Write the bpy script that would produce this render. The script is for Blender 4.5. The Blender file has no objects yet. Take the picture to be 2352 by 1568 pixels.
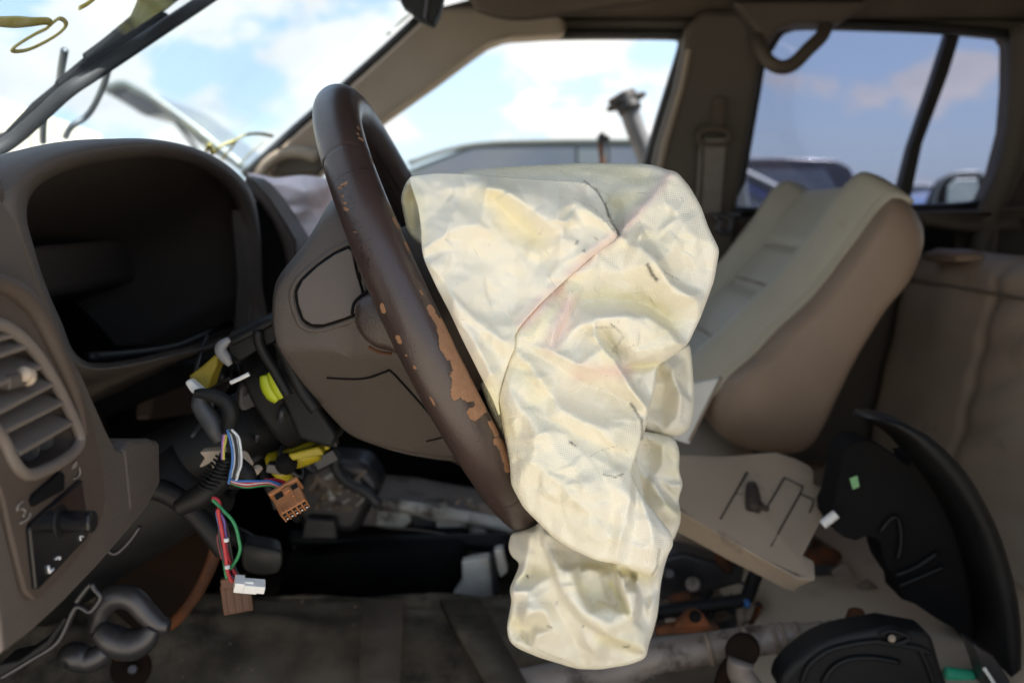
import bpy, bmesh, math, random
import numpy as np
from mathutils import Vector, Matrix
from mathutils.geometry import delaunay_2d_cdt
R = math.radians
random.seed(7)
rng = np.random.default_rng(7)
scn = bpy.context.scene
col = scn.collection
H = 1.30                      # eye height above the lot
F = 2287.0                    # focal length in units of a 2352 wide frame
TH = math.atan((784-480)/F)   # the camera looks slightly down

# ---------------------------------------------------------------- camera
cd = bpy.data.cameras.new('camera'); cam = bpy.data.objects.new('camera', cd); col.objects.link(cam)
cam.location = (0, 0, H); cam.rotation_euler = (math.pi/2-TH, 0, 0)
cd.sensor_width = 36; cd.lens = 36*F/2352
cd.clip_start = 0.02; cd.clip_end = 500
cd.dof.use_dof = True; cd.dof.focus_distance = 0.655; cd.dof.aperture_fstop = 6.5
scn.camera = cam
# ---------------------------------------------------------------- sky and sun
SUN_EL, SUN_AZ = 66.0, -8.0     # azimuth counted from +x towards +y
w = bpy.data.worlds.new('World'); scn.world = w; w.use_nodes = True
nt = w.node_tree; nt.nodes.clear()
def N(t, tree=None, **k):
    n = (tree or nt).nodes.new(t)
    for a, b in k.items(): setattr(n, a, b)
    return n
L = nt.links.new
sky = N('ShaderNodeTexSky', sky_type='NISHITA', sun_disc=False)
sky.sun_elevation = R(SUN_EL); sky.sun_rotation = R(90-SUN_AZ)
sky.air_density = 1.0; sky.dust_density = 1.2; sky.ozone_density = 1.0
bg = N('ShaderNodeBackground'); bg.inputs[1].default_value = 0.10
skyw = N('ShaderNodeMixRGB'); skyw.inputs[0].default_value = 0.75; skyw.inputs[2].default_value = (1.5, 2.0, 2.55, 1)
L(sky.outputs[0], skyw.inputs[1]); L(skyw.outputs[0], bg.inputs[0])
tc = N('ShaderNodeTexCoord'); mp = N('ShaderNodeMapping'); mp.inputs['Scale'].default_value = (2.6, 2.6, 4.2)
mp.inputs['Location'].default_value = (0.35, 0.1, 0.25)
L(tc.outputs['Generated'], mp.inputs[0])
n1 = N('ShaderNodeTexNoise'); n1.inputs['Scale'].default_value = 2.9; n1.inputs['Detail'].default_value = 7; n1.inputs['Roughness'].default_value = 0.52
n1.inputs['Distortion'].default_value = 0.0
L(mp.outputs[0], n1.inputs[0])
sep = N('ShaderNodeSeparateXYZ'); L(tc.outputs['Generated'], sep.inputs[0])
lo = N('ShaderNodeMapRange'); lo.inputs[1].default_value = 0.0; lo.inputs[2].default_value = 0.30; lo.inputs[3].default_value = 0.09; lo.inputs[4].default_value = -0.03
L(sep.outputs[2], lo.inputs[0])
lx = N('ShaderNodeMath', operation='MULTIPLY'); L(sep.outputs[0], lx.inputs[0]); lx.inputs[1].default_value = -.09   # more cloud ahead of the car than behind it
ab_ = N('ShaderNodeMath', operation='ADD'); L(lo.outputs[0], ab_.inputs[0]); L(lx.outputs[0], ab_.inputs[1])
ad = N('ShaderNodeMath', operation='ADD'); L(n1.outputs[0], ad.inputs[0]); L(ab_.outputs[0], ad.inputs[1])
cr = N('ShaderNodeValToRGB'); cr.color_ramp.elements[0].position = 0.50; cr.color_ramp.elements[1].position = 0.59
cr.color_ramp.interpolation = 'EASE'
L(ad.outputs[0], cr.inputs[0])
bgc = N('ShaderNodeBackground'); bgc.inputs[1].default_value = 1.0
n2 = N('ShaderNodeTexNoise'); n2.inputs['Scale'].default_value = 4; n2.inputs['Detail'].default_value = 4; L(mp.outputs[0], n2.inputs[0])
cc = N('ShaderNodeValToRGB'); cc.color_ramp.elements[0].color = (0.205, 0.222, 0.245, 1); cc.color_ramp.elements[1].color = (0.33, 0.325, 0.31, 1)
cc.color_ramp.elements[1].position = 0.68
L(n2.outputs[0], cc.inputs[0]); L(cc.outputs[0], bgc.inputs[0])
mx = N('ShaderNodeMixShader'); out = N('ShaderNodeOutputWorld')
L(cr.outputs[0], mx.inputs[0]); L(bg.outputs[0], mx.inputs[1]); L(bgc.outputs[0], mx.inputs[2]); L(mx.outputs[0], out.inputs[0])
sd = bpy.data.lights.new('sun', 'SUN'); sd.energy = 5.0; sd.angle = R(0.5); sd.color = (1, 0.95, 0.88)
so = bpy.data.objects.new('sun', sd); col.objects.link(so)
sdir = Vector((math.cos(R(SUN_EL))*math.cos(R(SUN_AZ)), math.cos(R(SUN_EL))*math.sin(R(SUN_AZ)), math.sin(R(SUN_EL))))
so.rotation_euler = sdir.to_track_quat('Z', 'Y').to_euler(); so.location = (0, 0, 12)
scn.view_settings.view_transform = 'Standard'; scn.view_settings.look = 'None'
scn.view_settings.gamma = 1; scn.view_settings.exposure = 2.0; scn.view_settings.use_curve_mapping = False
scn.cycles.use_denoising = True; scn.cycles.max_bounces = 8; scn.cycles.transparent_max_bounces = 16
scn.cycles.diffuse_bounces = 5; scn.cycles.glossy_bounces = 4
scn.cycles.sample_clamp_indirect = 6

# ---------------------------------------------------------------- projection helpers (pixels of a 2352x1568 view -> places in the car)
def ray(px, py):
    a = (px-1176)/F; b = -(py-784)/F
    return Vector((a, math.cos(TH)+b*math.sin(TH), -math.sin(TH)+b*math.cos(TH)))
CAM = Vector((0, 0, H))
def P(px, py, Y): d = ray(px, py); return CAM+d*(Y/d.y)
def PX(px, py, X): d = ray(px, py); return CAM+d*(X/d.x)
def PZ(px, py, Z): d = ray(px, py); return CAM+d*((Z-H)/d.z)
WS0 = Vector((-.456, 0, H+.07)); WSN = Vector((-.94, 0, 1)).normalized()   # windshield plane
def PW(px, py, off=0): d = ray(px, py); t = (off-(CAM-WS0).dot(WSN))/d.dot(WSN); return CAM+d*t
def conv(ox, oy, s): return lambda x, y: ((ox+x/s)/1.2755, (oy+y/s)/1.2755)

# ---------------------------------------------------------------- materials
def mat(name, c, rough=.6, metal=0, c2=None, nscale=30, bump=0, bscale=200, spec=.5, coat=0, detail=4, contrast=(.35, .65), sheen=0, stretch=None, dirt=None):
    m = bpy.data.materials.new(name); m.use_nodes = True; t = m.node_tree; b = t.nodes['Principled BSDF']
    b.inputs['Roughness'].default_value = rough; b.inputs['Metallic'].default_value = metal
    b.inputs['Specular IOR Level'].default_value = spec; b.inputs['Coat Weight'].default_value = coat
    b.inputs['Sheen Weight'].default_value = sheen
    b.inputs['Base Color'].default_value = (*c, 1)
    co = N('ShaderNodeTexCoord', t); src = co.outputs['Object']
    if stretch:
        mm = N('ShaderNodeMapping', t); mm.inputs['Scale'].default_value = stretch; t.links.new(src, mm.inputs[0]); src = mm.outputs[0]
    last = None
    if c2:
        n = N('ShaderNodeTexNoise', t); n.inputs['Scale'].default_value = nscale; n.inputs['Detail'].default_value = detail
        t.links.new(src, n.inputs[0]); r = N('ShaderNodeValToRGB', t)
        r.color_ramp.elements[0].position = contrast[0]; r.color_ramp.elements[1].position = contrast[1]
        r.color_ramp.elements[0].color = (*c, 1); r.color_ramp.elements[1].color = (*c2, 1)
        t.links.new(n.outputs[0], r.inputs[0]); last = r.outputs[0]
        rr = N('ShaderNodeMapRange', t); rr.inputs[3].default_value = rough*.85; rr.inputs[4].default_value = min(1, rough*1.15)
        t.links.new(n.outputs[0], rr.inputs[0]); t.links.new(rr.outputs[0], b.inputs['Roughness'])
    if dirt:
        n = N('ShaderNodeTexNoise', t); n.inputs['Scale'].default_value = dirt[1]; n.inputs['Detail'].default_value = 8; n.inputs['Roughness'].default_value = .65
        t.links.new(co.outputs['Object'], n.inputs[0]); r = N('ShaderNodeValToRGB', t)
        r.color_ramp.elements[0].position = dirt[2]; r.color_ramp.elements[1].position = dirt[2]+.12
        r.color_ramp.elements[0].color = (0, 0, 0, 1); r.color_ramp.elements[1].color = (1, 1, 1, 1)
        t.links.new(n.outputs[0], r.inputs[0]); mx = N('ShaderNodeMixRGB', t)
        t.links.new(r.outputs[0], mx.inputs[0])
        if last: t.links.new(last, mx.inputs[1])
        else: mx.inputs[1].default_value = (*c, 1)
        mx.inputs[2].default_value = (*dirt[0], 1); last = mx.outputs[0]
    if last: t.links.new(last, b.inputs['Base Color'])
    if bump:
        n = N('ShaderNodeTexNoise', t); n.inputs['Scale'].default_value = bscale; n.inputs['Detail'].default_value = 3
        t.links.new(src, n.inputs[0]); bp = N('ShaderNodeBump', t); bp.inputs['Strength'].default_value = bump; bp.inputs['Distance'].default_value = .001
        t.links.new(n.outputs[0], bp.inputs['Height']); t.links.new(bp.outputs[0], b.inputs['Normal'])
    return m
def glassmat(name, tint, rough=0, gl=1.0, veil=0.0, veilc=(.8, .85, .9)):
    m = bpy.data.materials.new(name); m.use_nodes = True; t = m.node_tree; t.nodes.clear()
    o = N('ShaderNodeOutputMaterial', t); tr = N('ShaderNodeBsdfTransparent', t); tr.inputs[0].default_value = (*tint, 1)
    g = N('ShaderNodeBsdfGlossy', t); g.inputs['Roughness'].default_value = rough; fr = N('ShaderNodeFresnel', t); fr.inputs[0].default_value = 1.35
    mm = N('ShaderNodeMath', t, operation='MULTIPLY'); mm.inputs[1].default_value = gl; t.links.new(fr.outputs[0], mm.inputs[0])
    mx = N('ShaderNodeMixShader', t); t.links.new(mm.outputs[0], mx.inputs[0]); t.links.new(tr.outputs[0], mx.inputs[1]); t.links.new(g.outputs[0], mx.inputs[2])
    last = mx.outputs[0]
    if veil:   # dust lying on the pane
        d = N('ShaderNodeBsdfTranslucent', t); d.inputs[0].default_value = (*veilc, 1)
        co = N('ShaderNodeTexCoord', t); n = N('ShaderNodeTexNoise', t); n.inputs['Scale'].default_value = 5; n.inputs['Detail'].default_value = 6; t.links.new(co.outputs['Object'], n.inputs[0])
        mr = N('ShaderNodeMapRange', t); mr.inputs[1].default_value = .3; mr.inputs[2].default_value = .7; mr.inputs[3].default_value = veil*.5; mr.inputs[4].default_value = veil*1.4; t.links.new(n.outputs[0], mr.inputs[0])
        m2 = N('ShaderNodeMixShader', t); t.links.new(mr.outputs[0], m2.inputs[0]); t.links.new(last, m2.inputs[1]); t.links.new(d.outputs[0], m2.inputs[2]); last = m2.outputs[0]
    t.links.new(last, o.inputs[0]); return m
M = {}
M['dash'] = mat('dash_plastic', (.080, .065, .058), .50, c2=(.095, .078, .070), nscale=8, bump=.6, bscale=1100, spec=.4, dirt=((.16, .14, .12), 60, .66))
M['dashdark'] = mat('dash_plastic_brown', (.068, .049, .040), .5, c2=(.08, .06, .05), nscale=10, bump=.3, bscale=1500, spec=.4)
M['tan'] = mat('tan_plastic', (.40, .32, .245), .55, c2=(.45, .36, .28), nscale=9, bump=.25, bscale=900, spec=.35, dirt=((.16, .12, .09), 12, .62))
M['liner'] = mat('headliner_cloth', (.085, .068, .052), .95, c2=(.11, .088, .068), nscale=6, bump=.3, bscale=800, spec=.1)
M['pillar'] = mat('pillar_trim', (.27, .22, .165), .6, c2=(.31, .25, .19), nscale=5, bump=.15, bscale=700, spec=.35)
M['pillardark'] = mat('pillar_trim_shaded', (.10, .082, .064), .65, c2=(.085, .07, .055), nscale=5, bump=.15, bscale=700, spec=.3)  # darker copy of the pillar trim, cabin shade put into its colour
M['black'] = mat('black_plastic', (.006, .006, .007), .55, spec=.3, c2=(.011, .011, .012), nscale=20, bump=.1, bscale=600)
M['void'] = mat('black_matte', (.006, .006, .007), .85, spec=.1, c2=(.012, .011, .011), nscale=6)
M['rubber'] = mat('rubber_seal', (.010, .010, .010), .5, c2=(.018, .018, .018), nscale=40)
M['gloss'] = mat('gloss_black', (.006, .006, .008), .18, c2=(.01, .01, .012), nscale=30)
M['seatl'] = mat('seat_leather_light', (.38, .345, .275), .5, c2=(.43, .39, .31), nscale=6, bump=.4, bscale=260, spec=.4, dirt=((.34, .29, .21), 9, .68))
M['seatb'] = mat('seat_vinyl_brown', (.27, .19, .135), .5, c2=(.31, .22, .16), nscale=5, bump=.3, bscale=300, spec=.35, dirt=((.15, .10, .075), 16, .66))
M['seatr'] = mat('rear_seat_vinyl', (.50, .405, .31), .6, c2=(.55, .45, .35), nscale=4, bump=.5, bscale=120, spec=.3, dirt=((.34, .27, .20), 7, .60))
M['carpet'] = mat('dirty_carpet', (.185, .155, .118), .95, c2=(.075, .062, .048), nscale=13, bump=1, bscale=500, spec=.05, dirt=((.04, .034, .028), 6, .55))
M['carpetl'] = mat('tan_floor_mat', (.24, .19, .145), .9, c2=(.17, .13, .10), nscale=12, bump=.8, bscale=500, spec=.05, dirt=((.09, .07, .055), 9, .55))
M['white'] = mat('white_metal_paint', (.66, .64, .60), .45, c2=(.45, .42, .37), nscale=18, dirt=((.07, .055, .045), 14, .55))
M['steel'] = mat('dull_steel', (.05, .05, .055), .4, metal=.6, c2=(.085, .08, .085), nscale=20, dirt=((.04, .03, .025), 25, .62))
M['rust'] = mat('rusty_steel', (.15, .055, .025), .85, c2=(.06, .032, .022), nscale=40, bump=.6, bscale=300, spec=.1)
M['pipe'] = mat('dirty_pipe', (.30, .25, .22), .55, metal=.2, c2=(.19, .155, .135), nscale=12, bump=.4, bscale=90, dirt=((.07, .05, .04), 20, .55))
M['brownconn'] = mat('brown_connector_plastic', (.36, .15, .06), .42, c2=(.30, .12, .045), nscale=60)
M['brownconnd'] = mat('dark_brown_connector_plastic', (.13, .05, .022), .5, c2=(.10, .04, .018), nscale=60)
M['whiteconn'] = mat('white_connector_plastic', (.78, .77, .76), .4, c2=(.70, .69, .69), nscale=60)
M['yellow'] = mat('yellow_plastic', (.36, .29, .012), .4, c2=(.28, .22, .012), nscale=30)
M['lime'] = mat('lime_plastic', (.45, .52, .02), .4, c2=(.38, .44, .02), nscale=30)
M['grip'] = mat('grey_plastic', (.22, .22, .23), .5, c2=(.16, .16, .17), nscale=40)
M['engrave'] = mat('engraved_lines', (.30, .26, .23), .7, c2=(.2, .17, .15), nscale=300, contrast=(.4, .6))
M['ink'] = mat('white_print', (.75, .75, .78), .6, c2=(.6, .6, .62), nscale=90)
M['crayon'] = mat('yellow_crayon', (.42, .36, .08), .9, c2=(.62, .58, .30), nscale=45, spec=.1)
M['glass'] = glassmat('clear_glass', (.97, .985, .99), gl=.6)
M['wsglass'] = glassmat('dusty_windshield', (.93, .965, .985), gl=.08, veil=.012)
M['tint'] = glassmat('tinted_glass', (.58, .585, .66), gl=.12)
M['carglass'] = mat('car_glass', (.05, .06, .075), .06, spec=.9, c2=(.07, .08, .10), nscale=2)
M['silver'] = mat('silver_paint', (.12, .14, .14), .4, metal=.1, c2=(.10, .12, .12), nscale=3, coat=.15, dirt=((.30, .28, .24), 3, .6))
M['greyp'] = mat('grey_paint', (.09, .11, .125), .4, metal=.2, c2=(.07, .085, .10), nscale=3, coat=.1)
M['bluep'] = mat('blue_paint', (.035, .075, .22), .3, metal=.2, c2=(.045, .09, .25), nscale=3, coat=.6)
M['darkp'] = mat('dark_paint', (.012, .014, .025), .3, c2=(.02, .022, .035), nscale=3, coat=.6)
M['beige'] = mat('beige_siding', (.52, .50, .42), .7, c2=(.47, .45, .38), nscale=1.5)
M['rustdark'] = mat('dark_rusty_steel', (.022, .011, .007), .9, c2=(.012, .009, .007), nscale=14, bump=.5, bscale=200, spec=.1)
M['yardpipe'] = mat('sooty_pipe', (.075, .075, .08), .6, c2=(.12, .12, .125), nscale=14)
M['mirror'] = mat('mirror_face', (.42, .50, .48), .25, c2=(.36, .44, .42), nscale=6)
M['lid'] = mat('lid_plastic', (.098, .080, .073), .5, c2=(.115, .094, .086), nscale=12, bump=.4, bscale=1200)
M['wiper'] = mat('wiper_paint', (.010, .011, .013), .9, c2=(.02, .021, .024), nscale=30, spec=.05)
M['vent'] = mat('vent_plastic_lit', (.13, .105, .095), .45, c2=(.155, .13, .115), nscale=20, bump=.1)  # dash plastic made lighter: light caught by the slats, put into the colour
M['sleeve'] = mat('dark_grey_sleeve', (.05, .052, .06), .5, c2=(.03, .032, .038), nscale=60)
M['ochre'] = mat('ochre_plastic', (.26, .20, .012), .6, c2=(.17, .13, .01), nscale=50)
M['tyre'] = mat('tyre_rubber', (.02, .02, .02), .85, c2=(.035, .033, .03), nscale=20)
M['ground'] = mat('gravel_lot', (.33, .30, .245), .95, c2=(.25, .225, .185), nscale=3, bump=1, bscale=40, spec=.1, detail=8)
M['cloth'] = mat('passenger_airbag_cloth', (.88, .79, .81), .85, c2=(.82, .68, .71), nscale=14, bump=.2, bscale=900, sheen=.1)
M['board'] = mat('pale_board', (.66, .66, .64), .6, c2=(.55, .55, .53), nscale=20)
M['boardedge'] = mat('board_edge', (.30, .24, .19), .7, c2=(.22, .17, .13), nscale=50)
M['belt'] = mat('belt_webbing', (.20, .17, .145), .7, c2=(.17, .145, .12), nscale=60, bump=.6, bscale=900)
M['green'] = mat('green_plastic', (.03, .40, .22), .5, c2=(.03, .32, .18), nscale=30)
M['greenl'] = mat('pale_green_sticker', (.25, .50, .25), .6, c2=(.2, .42, .2), nscale=30)
def wiremat(nm, c): return mat('wire_'+nm, c, .4, c2=tuple(x*.8 for x in c), nscale=300)
WC = {'red': (.45, .02, .03), 'green': (.02, .22, .08), 'blue': (.04, .16, .45), 'white': (.65, .68, .72), 'pink': (.6, .25, .30), 'yellow': (.5, .5, .08), 'black': (.012, .012, .012), 'purple': (.18, .10, .35), 'maroon': (.16, .03, .05)}
WM = {k: wiremat(k, v) for k, v in WC.items()}

# ---------------------------------------------------------------- object helpers
def tag(o, label=None, cat=None, group=None, kind=None):
    if label: o['label'] = label
    if cat: o['category'] = cat
    if group: o['group'] = group
    if kind: o['kind'] = kind
    return o
def thing(name, label, cat, loc=(0, 0, 0), group=None):
    o = bpy.data.objects.new(name, None); o.empty_display_size = .05; col.objects.link(o); o.location = loc
    return tag(o, label, cat, group)
def link(name, me, m, parent=None):
    o = bpy.data.objects.new(name, me); col.objects.link(o)
    if m: me.materials.append(m)
    if parent:
        o.parent = parent
        if parent.type == 'EMPTY': o.matrix_parent_inverse = Matrix.Translation(-Vector(parent.location))
    return o
def mk(name, v, f, m, parent=None, smooth=True, bevel=0, seg=3, sub=0, solid=0, angle=35):
    me = bpy.data.meshes.new(name); me.from_pydata([tuple(x) for x in v], [], f); me.validate(); me.update()
    bm = bmesh.new(); bm.from_mesh(me); bmesh.ops.recalc_face_normals(bm, faces=bm.faces); bm.to_mesh(me); bm.free()
    if smooth: me.polygons.foreach_set('use_smooth', [True]*len(me.polygons))
    o = link(name, me, m, parent)
    if solid: s = o.modifiers.new('s', 'SOLIDIFY'); s.thickness = solid; s.offset = 0
    if sub: s = o.modifiers.new('u', 'SUBSURF'); s.levels = s.render_levels = sub
    if bevel:
        b = o.modifiers.new('b', 'BEVEL'); b.width = bevel; b.segments = seg; b.limit_method = 'ANGLE'; b.angle_limit = R(angle); b.use_clamp_overlap = True
        if smooth: b.harden_normals = True
    return o
def prism(name, pts, off, m, parent=None, bevel=.002, seg=3, smooth=True):
    pts = [Vector(p) for p in pts]; off = Vector(off); n = len(pts)
    v = pts+[p+off for p in pts]
    f = [list(range(n)), list(range(2*n-1, n-1, -1))]+[[i, (i+1) % n, n+(i+1) % n, n+i] for i in range(n)]
    return mk(name, v, f, m, parent, smooth, bevel, seg)
def slab(name, outl, Y, th, m, parent=None, bevel=.002, seg=3): return prism(name, [P(x, y, Y) for x, y in outl], (0, th, 0), m, parent, bevel, seg)
def slabx(name, outl, X, th, m, parent=None, bevel=.002, seg=3): return prism(name, [PX(x, y, X) for x, y in outl], (-th, 0, 0), m, parent, bevel, seg)
def cr_spline(pts, k=6, closed=False):
    pts = [np.array(p, float) for p in pts]; n = len(pts); o = []
    for i in range(n if closed else n-1):
        g = (lambda j: pts[j % n]) if closed else (lambda j: pts[min(max(j, 0), n-1)])
        a, b, c, d = g(i-1), g(i), g(i+1), g(i+2)
        for s in range(k):
            t = s/k; o.append(.5*((2*b)+(-a+c)*t+(2*a-5*b+4*c-d)*t*t+(-a+3*b-3*c+d)*t**3))
    if not closed: o.append(pts[-1])
    return o
def tube(name, pts, r, m, parent=None, seg=10, k=6, smooth=True, cap=True, closed=False, flat=1.0, up=None):
    if not hasattr(r, '__len__'): r = [r]*len(pts)
    q = [list(p)+[rr] for p, rr in zip(pts, r)]
    q = cr_spline(q, k, closed) if k > 1 else [np.array(x) for x in q]
    C = [Vector(x[:3]) for x in q]; n = len(C); v = []; f = []
    nrm = Vector(up) if up else None
    for i in range(n):
        if closed: t = (C[(i+1) % n]-C[i-1]).normalized()
        else: t = (C[min(i+1, n-1)]-C[max(i-1, 0)]).normalized()
        if nrm is None: nrm = t.orthogonal().normalized()
        nrm = (nrm-t*nrm.dot(t)).normalized(); b = t.cross(nrm)
        for j in range(seg):
            a = 2*math.pi*j/seg; v.append(C[i]+(nrm*math.cos(a)*flat+b*math.sin(a))*q[i][3])
    for i in range(n if closed else n-1):
        for j in range(seg):
            i2 = (i+1) % n; f.append([i*seg+j, i*seg+(j+1) % seg, i2*seg+(j+1) % seg, i2*seg+j])
    if cap and not closed: f += [list(range(seg)), list(range((n-1)*seg, n*seg))]
    return mk(name, v, f, m, parent, smooth)
def loft(name, rings, m, parent=None, closed=True, caps=(False, False), sub=0, bevel=0, solid=0):
    n = len(rings[0]); v = [p for r in rings for p in r]; f = []
    for i in range(len(rings)-1):
        for j in range(n if closed else n-1):
            f.append([i*n+j, i*n+(j+1) % n, (i+1)*n+(j+1) % n, (i+1)*n+j])
    if caps[0]: f.append(list(range(n)))
    if caps[1]: f.append(list(range((len(rings)-1)*n, len(rings)*n)))
    return mk(name, v, f, m, parent, True, bevel, sub=sub, solid=solid)
def pillow(name, pts, off, m, parent=None, prof=((0, .86), (.03, .93), (.12, .985), (.3, 1), (.7, 1), (.88, .98), (1, .9)), k=4):
    """a rounded solid: closed outline swept along off, each slice scaled about the centre"""
    pts = [Vector(p) for p in cr_spline(pts, k, True)] if k > 1 else [Vector(p) for p in pts]
    c = sum(pts, Vector())/len(pts); off = Vector(off)
    return loft(name, [[c+(p-c)*s+off*t for p in pts] for t, s in prof], m, parent, caps=(True, True))
def box(name, c, sx, sy, sz, m, parent=None, bevel=.002, ax=None):
    c = Vector(c); A = [Vector(a) for a in (ax or ((1, 0, 0), (0, 1, 0), (0, 0, 1)))]
    v = [c+A[0]*(i*sx/2)+A[1]*(j*sy/2)+A[2]*(k*sz/2) for i in (-1, 1) for j in (-1, 1) for k in (-1, 1)]
    f = [[0, 1, 3, 2], [4, 5, 7, 6], [0, 1, 5, 4], [2, 3, 7, 6], [0, 2, 6, 4], [1, 3, 7, 5]]
    return mk(name, v, f, m, parent, True, bevel)
def cyl(name, a, b, r, m, parent=None, seg=24, r2=None, bevel=0):
    a, b = Vector(a), Vector(b); t = (b-a).normalized(); n = t.orthogonal().normalized(); w_ = t.cross(n); r2 = r if r2 is None else r2
    v = [p+(n*math.cos(2*math.pi*j/seg)+w_*math.sin(2*math.pi*j/seg))*q for p, q in ((a, r), (b, r2)) for j in range(seg)]
    f = [[j, (j+1) % seg, seg+(j+1) % seg, seg+j] for j in range(seg)]+[list(range(seg)), list(range(seg, 2*seg))]
    return mk(name, v, f, m, parent, True, bevel)

# ================================================================ car shell
def inside(p, poly):
    c = False; n = len(poly)
    for i in range(n):
        a, b = poly[i], poly[(i+1) % n]
        if (a[1] > p[1]) != (b[1] > p[1]) and p[0] < (b[0]-a[0])*(p[1]-a[1])/(b[1]-a[1])+a[0]: c = not c
    return c
def holed(name, outl, holes, to3, th, m, parent, bevel=0):
    """sheet with openings: loops are in 2-D, to3 places them; th is a 3-D thickness vector"""
    vs, es = [], []
    for lp in [outl]+holes:
        s = len(vs); vs += [Vector(p) for p in lp]; es += [(s+i, s+(i+1) % len(lp)) for i in range(len(lp))]
    r = delaunay_2d_cdt(vs, es, [], 1, 1e-6); V2, T = r[0], r[2]
    keep = []
    for t in T:
        c = sum((V2[i] for i in t), Vector((0, 0)))/3
        if not any(inside(c, h) for h in holes): keep.append(list(t))
    n = len(V2); A = [to3(p[0], p[1]) for p in V2]; th = Vector(th); v = A+[a+th for a in A]; f = keep+[[n+i for i in reversed(t)] for t in keep]
    cnt = {}
    for t in keep:
        for i in range(3):
            e = (t[i], t[(i+1) % 3]); cnt[tuple(sorted(e))] = cnt.get(tuple(sorted(e)), 0)+1
    for e, c in cnt.items():
        if c == 1: f.append([e[0], e[1], n+e[1], n+e[0]])
    return mk(name, v, f, m, parent, True, bevel, 2)
car = thing('car_shell', 'stripped tan interior shell of a wrecked car, roof pillars and floor around the wheel', 'car body', (0.5, 1.16, .45))
W1 = [(700, 420), (862, 287), (1000, 188), (1080, 128), (1120, 102), (1175, 86), (1300, 81), (1450, 80), (1560, 82), (1570, 92), (1562, 130), (1540, 200), (1500, 330), (1478, 420), (1470, 540), (760, 540)]
W2 = [(1772, 100), (1790, 74), (1812, 63), (1850, 58), (2000, 61), (2185, 69), (2312, 82), (2325, 100), (2324, 200), (2316, 300), (2290, 400), (2265, 455), (2240, 472), (2110, 480), (1690, 486), (1700, 420), (1735, 215), (1748, 145)]
YS = 1.90
def tp(Y): return lambda x, y: P(x, y, Y)
SO = [(560, 440), (700, 300), (900, 120), (960, 30), (1150, -20), (2600, -20), (2700, 300), (2750, 1150), (560, 1150)]
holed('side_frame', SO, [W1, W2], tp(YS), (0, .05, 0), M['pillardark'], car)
def ringpart(name, lp, Y, wd, m, parent, dy=.02):
    v = cr_spline([tuple(P(x, y, Y)) for x, y in lp], 3, True)
    return tube(name, v, wd, m, parent, 8, 1, closed=True)
for lp, lab in ((W1, 'front'), (W2, 'rear')):
    s_ = tube('window_seal', [P(x, y, YS-.005) for x, y in lp], .010, M['rubber'], car, 8, 3, closed=True, flat=1.6, up=(0, 1, 0))
g = slab('window_pane', [(1570, 70), (1490, 540), (1700, 540), (1760, 50), (2340, 60), (2340, 480), (1690, 500), (1480, 560)][4:5]*0+[(1740, 50), (2335, 60), (2330, 300), (2260, 490), (1685, 500)], YS+.055, .004, M['tint'], car, 0)
tag(g, 'smoke tinted rear side window')
slab('window_divider', [(2183, 60), (2214, 60), (2180, 170), (2120, 330), (2088, 480), (2055, 480), (2090, 340), (2145, 180)], YS+.02, .03, M['rubber'], car, .004)
# roof and head lining
def lin(name, prof, x0, x1, m, parent, nx=8, cap=False):
    rings = [[Vector((x0+(x1-x0)*i/nx, y, H+z)) for y, z in prof] for i in range(nx+1)]
    return loft(name, rings, m, parent, closed=False, solid=.012)
lin('roof_lining', [(.44, .40), (.55, .43), (.9, .445), (1.3, .445), (1.6, .43)], -.20, 2.3, M['liner'], car)
lin('roof_rail_trim', [(1.60, .43), (1.70, .415), (1.77, .395), (1.82, .375), (1.85, .362), (1.872, .352), (1.885, .346)], -.05, 2.3, M['liner'], car, 12)
prism('roof_panel', [(-.25, .40, H+.455), (2.4, .40, H+.455), (2.4, 1.98, H+.455), (-.25, 1.98, H+.455)], (0, 0, .025), M['beige'], car, .01)
box('roof_edge', (1.1, .425, H+.43), 2.6, .05, .06, M['pillardark'], car, .015)
box('windshield_header', (-.17, 1.15, H+.405), .10, 1.5, .06, M['liner'], car, .02)
# tailgate, near rear side, quarter
prism('tailgate', [(2.35, .4, H-.75), (2.35, 1.95, H-.75), (2.35, 1.95, H+.45), (2.35, .4, H+.45)], (.05, 0, 0), M['pillardark'], car, .01)
holed('rear_quarter', [(.62, -.75), (2.35, -.75), (2.35, .44), (.62, .44)], [[(.80, -.02), (1.15, -.02), (1.15, .33), (.86, .33)]], lambda x, z: Vector((x, .40, H+z)), (0, -.05, 0), M['pillardark'], car)
box('door_sill', (-.2, .43, H-.66), 1.6, .12, .12, M['pillardark'], car, .02)
# near windshield pillar (stands left of the picture) and the far one
tube('windshield_pillar', [(-.98, .44, H-.43), (-.80, .44, H-.26), (-.5, .44, H+.03), (-.25, .44, H+.27), (-.16, .43, H+.40)], .035, M['pillar'], car, 10, 3, flat=.7)
ap = [(958, 52), (905, 100), (850, 150), (760, 231), (680, 300), (572, 395), (560, 470), (750, 470), (700, 430), (800, 338), (862, 290), (1000, 192), (1080, 132), (1120, 104), (1160, 88), (1300, 80), (1300, 40), (1150, 10), (1000, 20)]
holed('windshield_pillar', ap, [], tp(1.835), (0, .07, 0), M['pillar'], car, .012)
holed('pillar_groove', [(1010, 178), (1085, 124), (1125, 97), (1180, 84), (1180, 79), (1122, 90), (1080, 117), (1005, 171), (868, 275), (868, 282)], [], tp(1.828), (0, .012, 0), M['pillar'], car, .002)
tube('windshield_seal', [P(x, y, 1.80) for x, y in ((560, 404), (680, 294), (760, 225), (850, 144), (905, 94), (962, 40))], .0075, M['rubber'], car, 8, 2)
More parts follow.
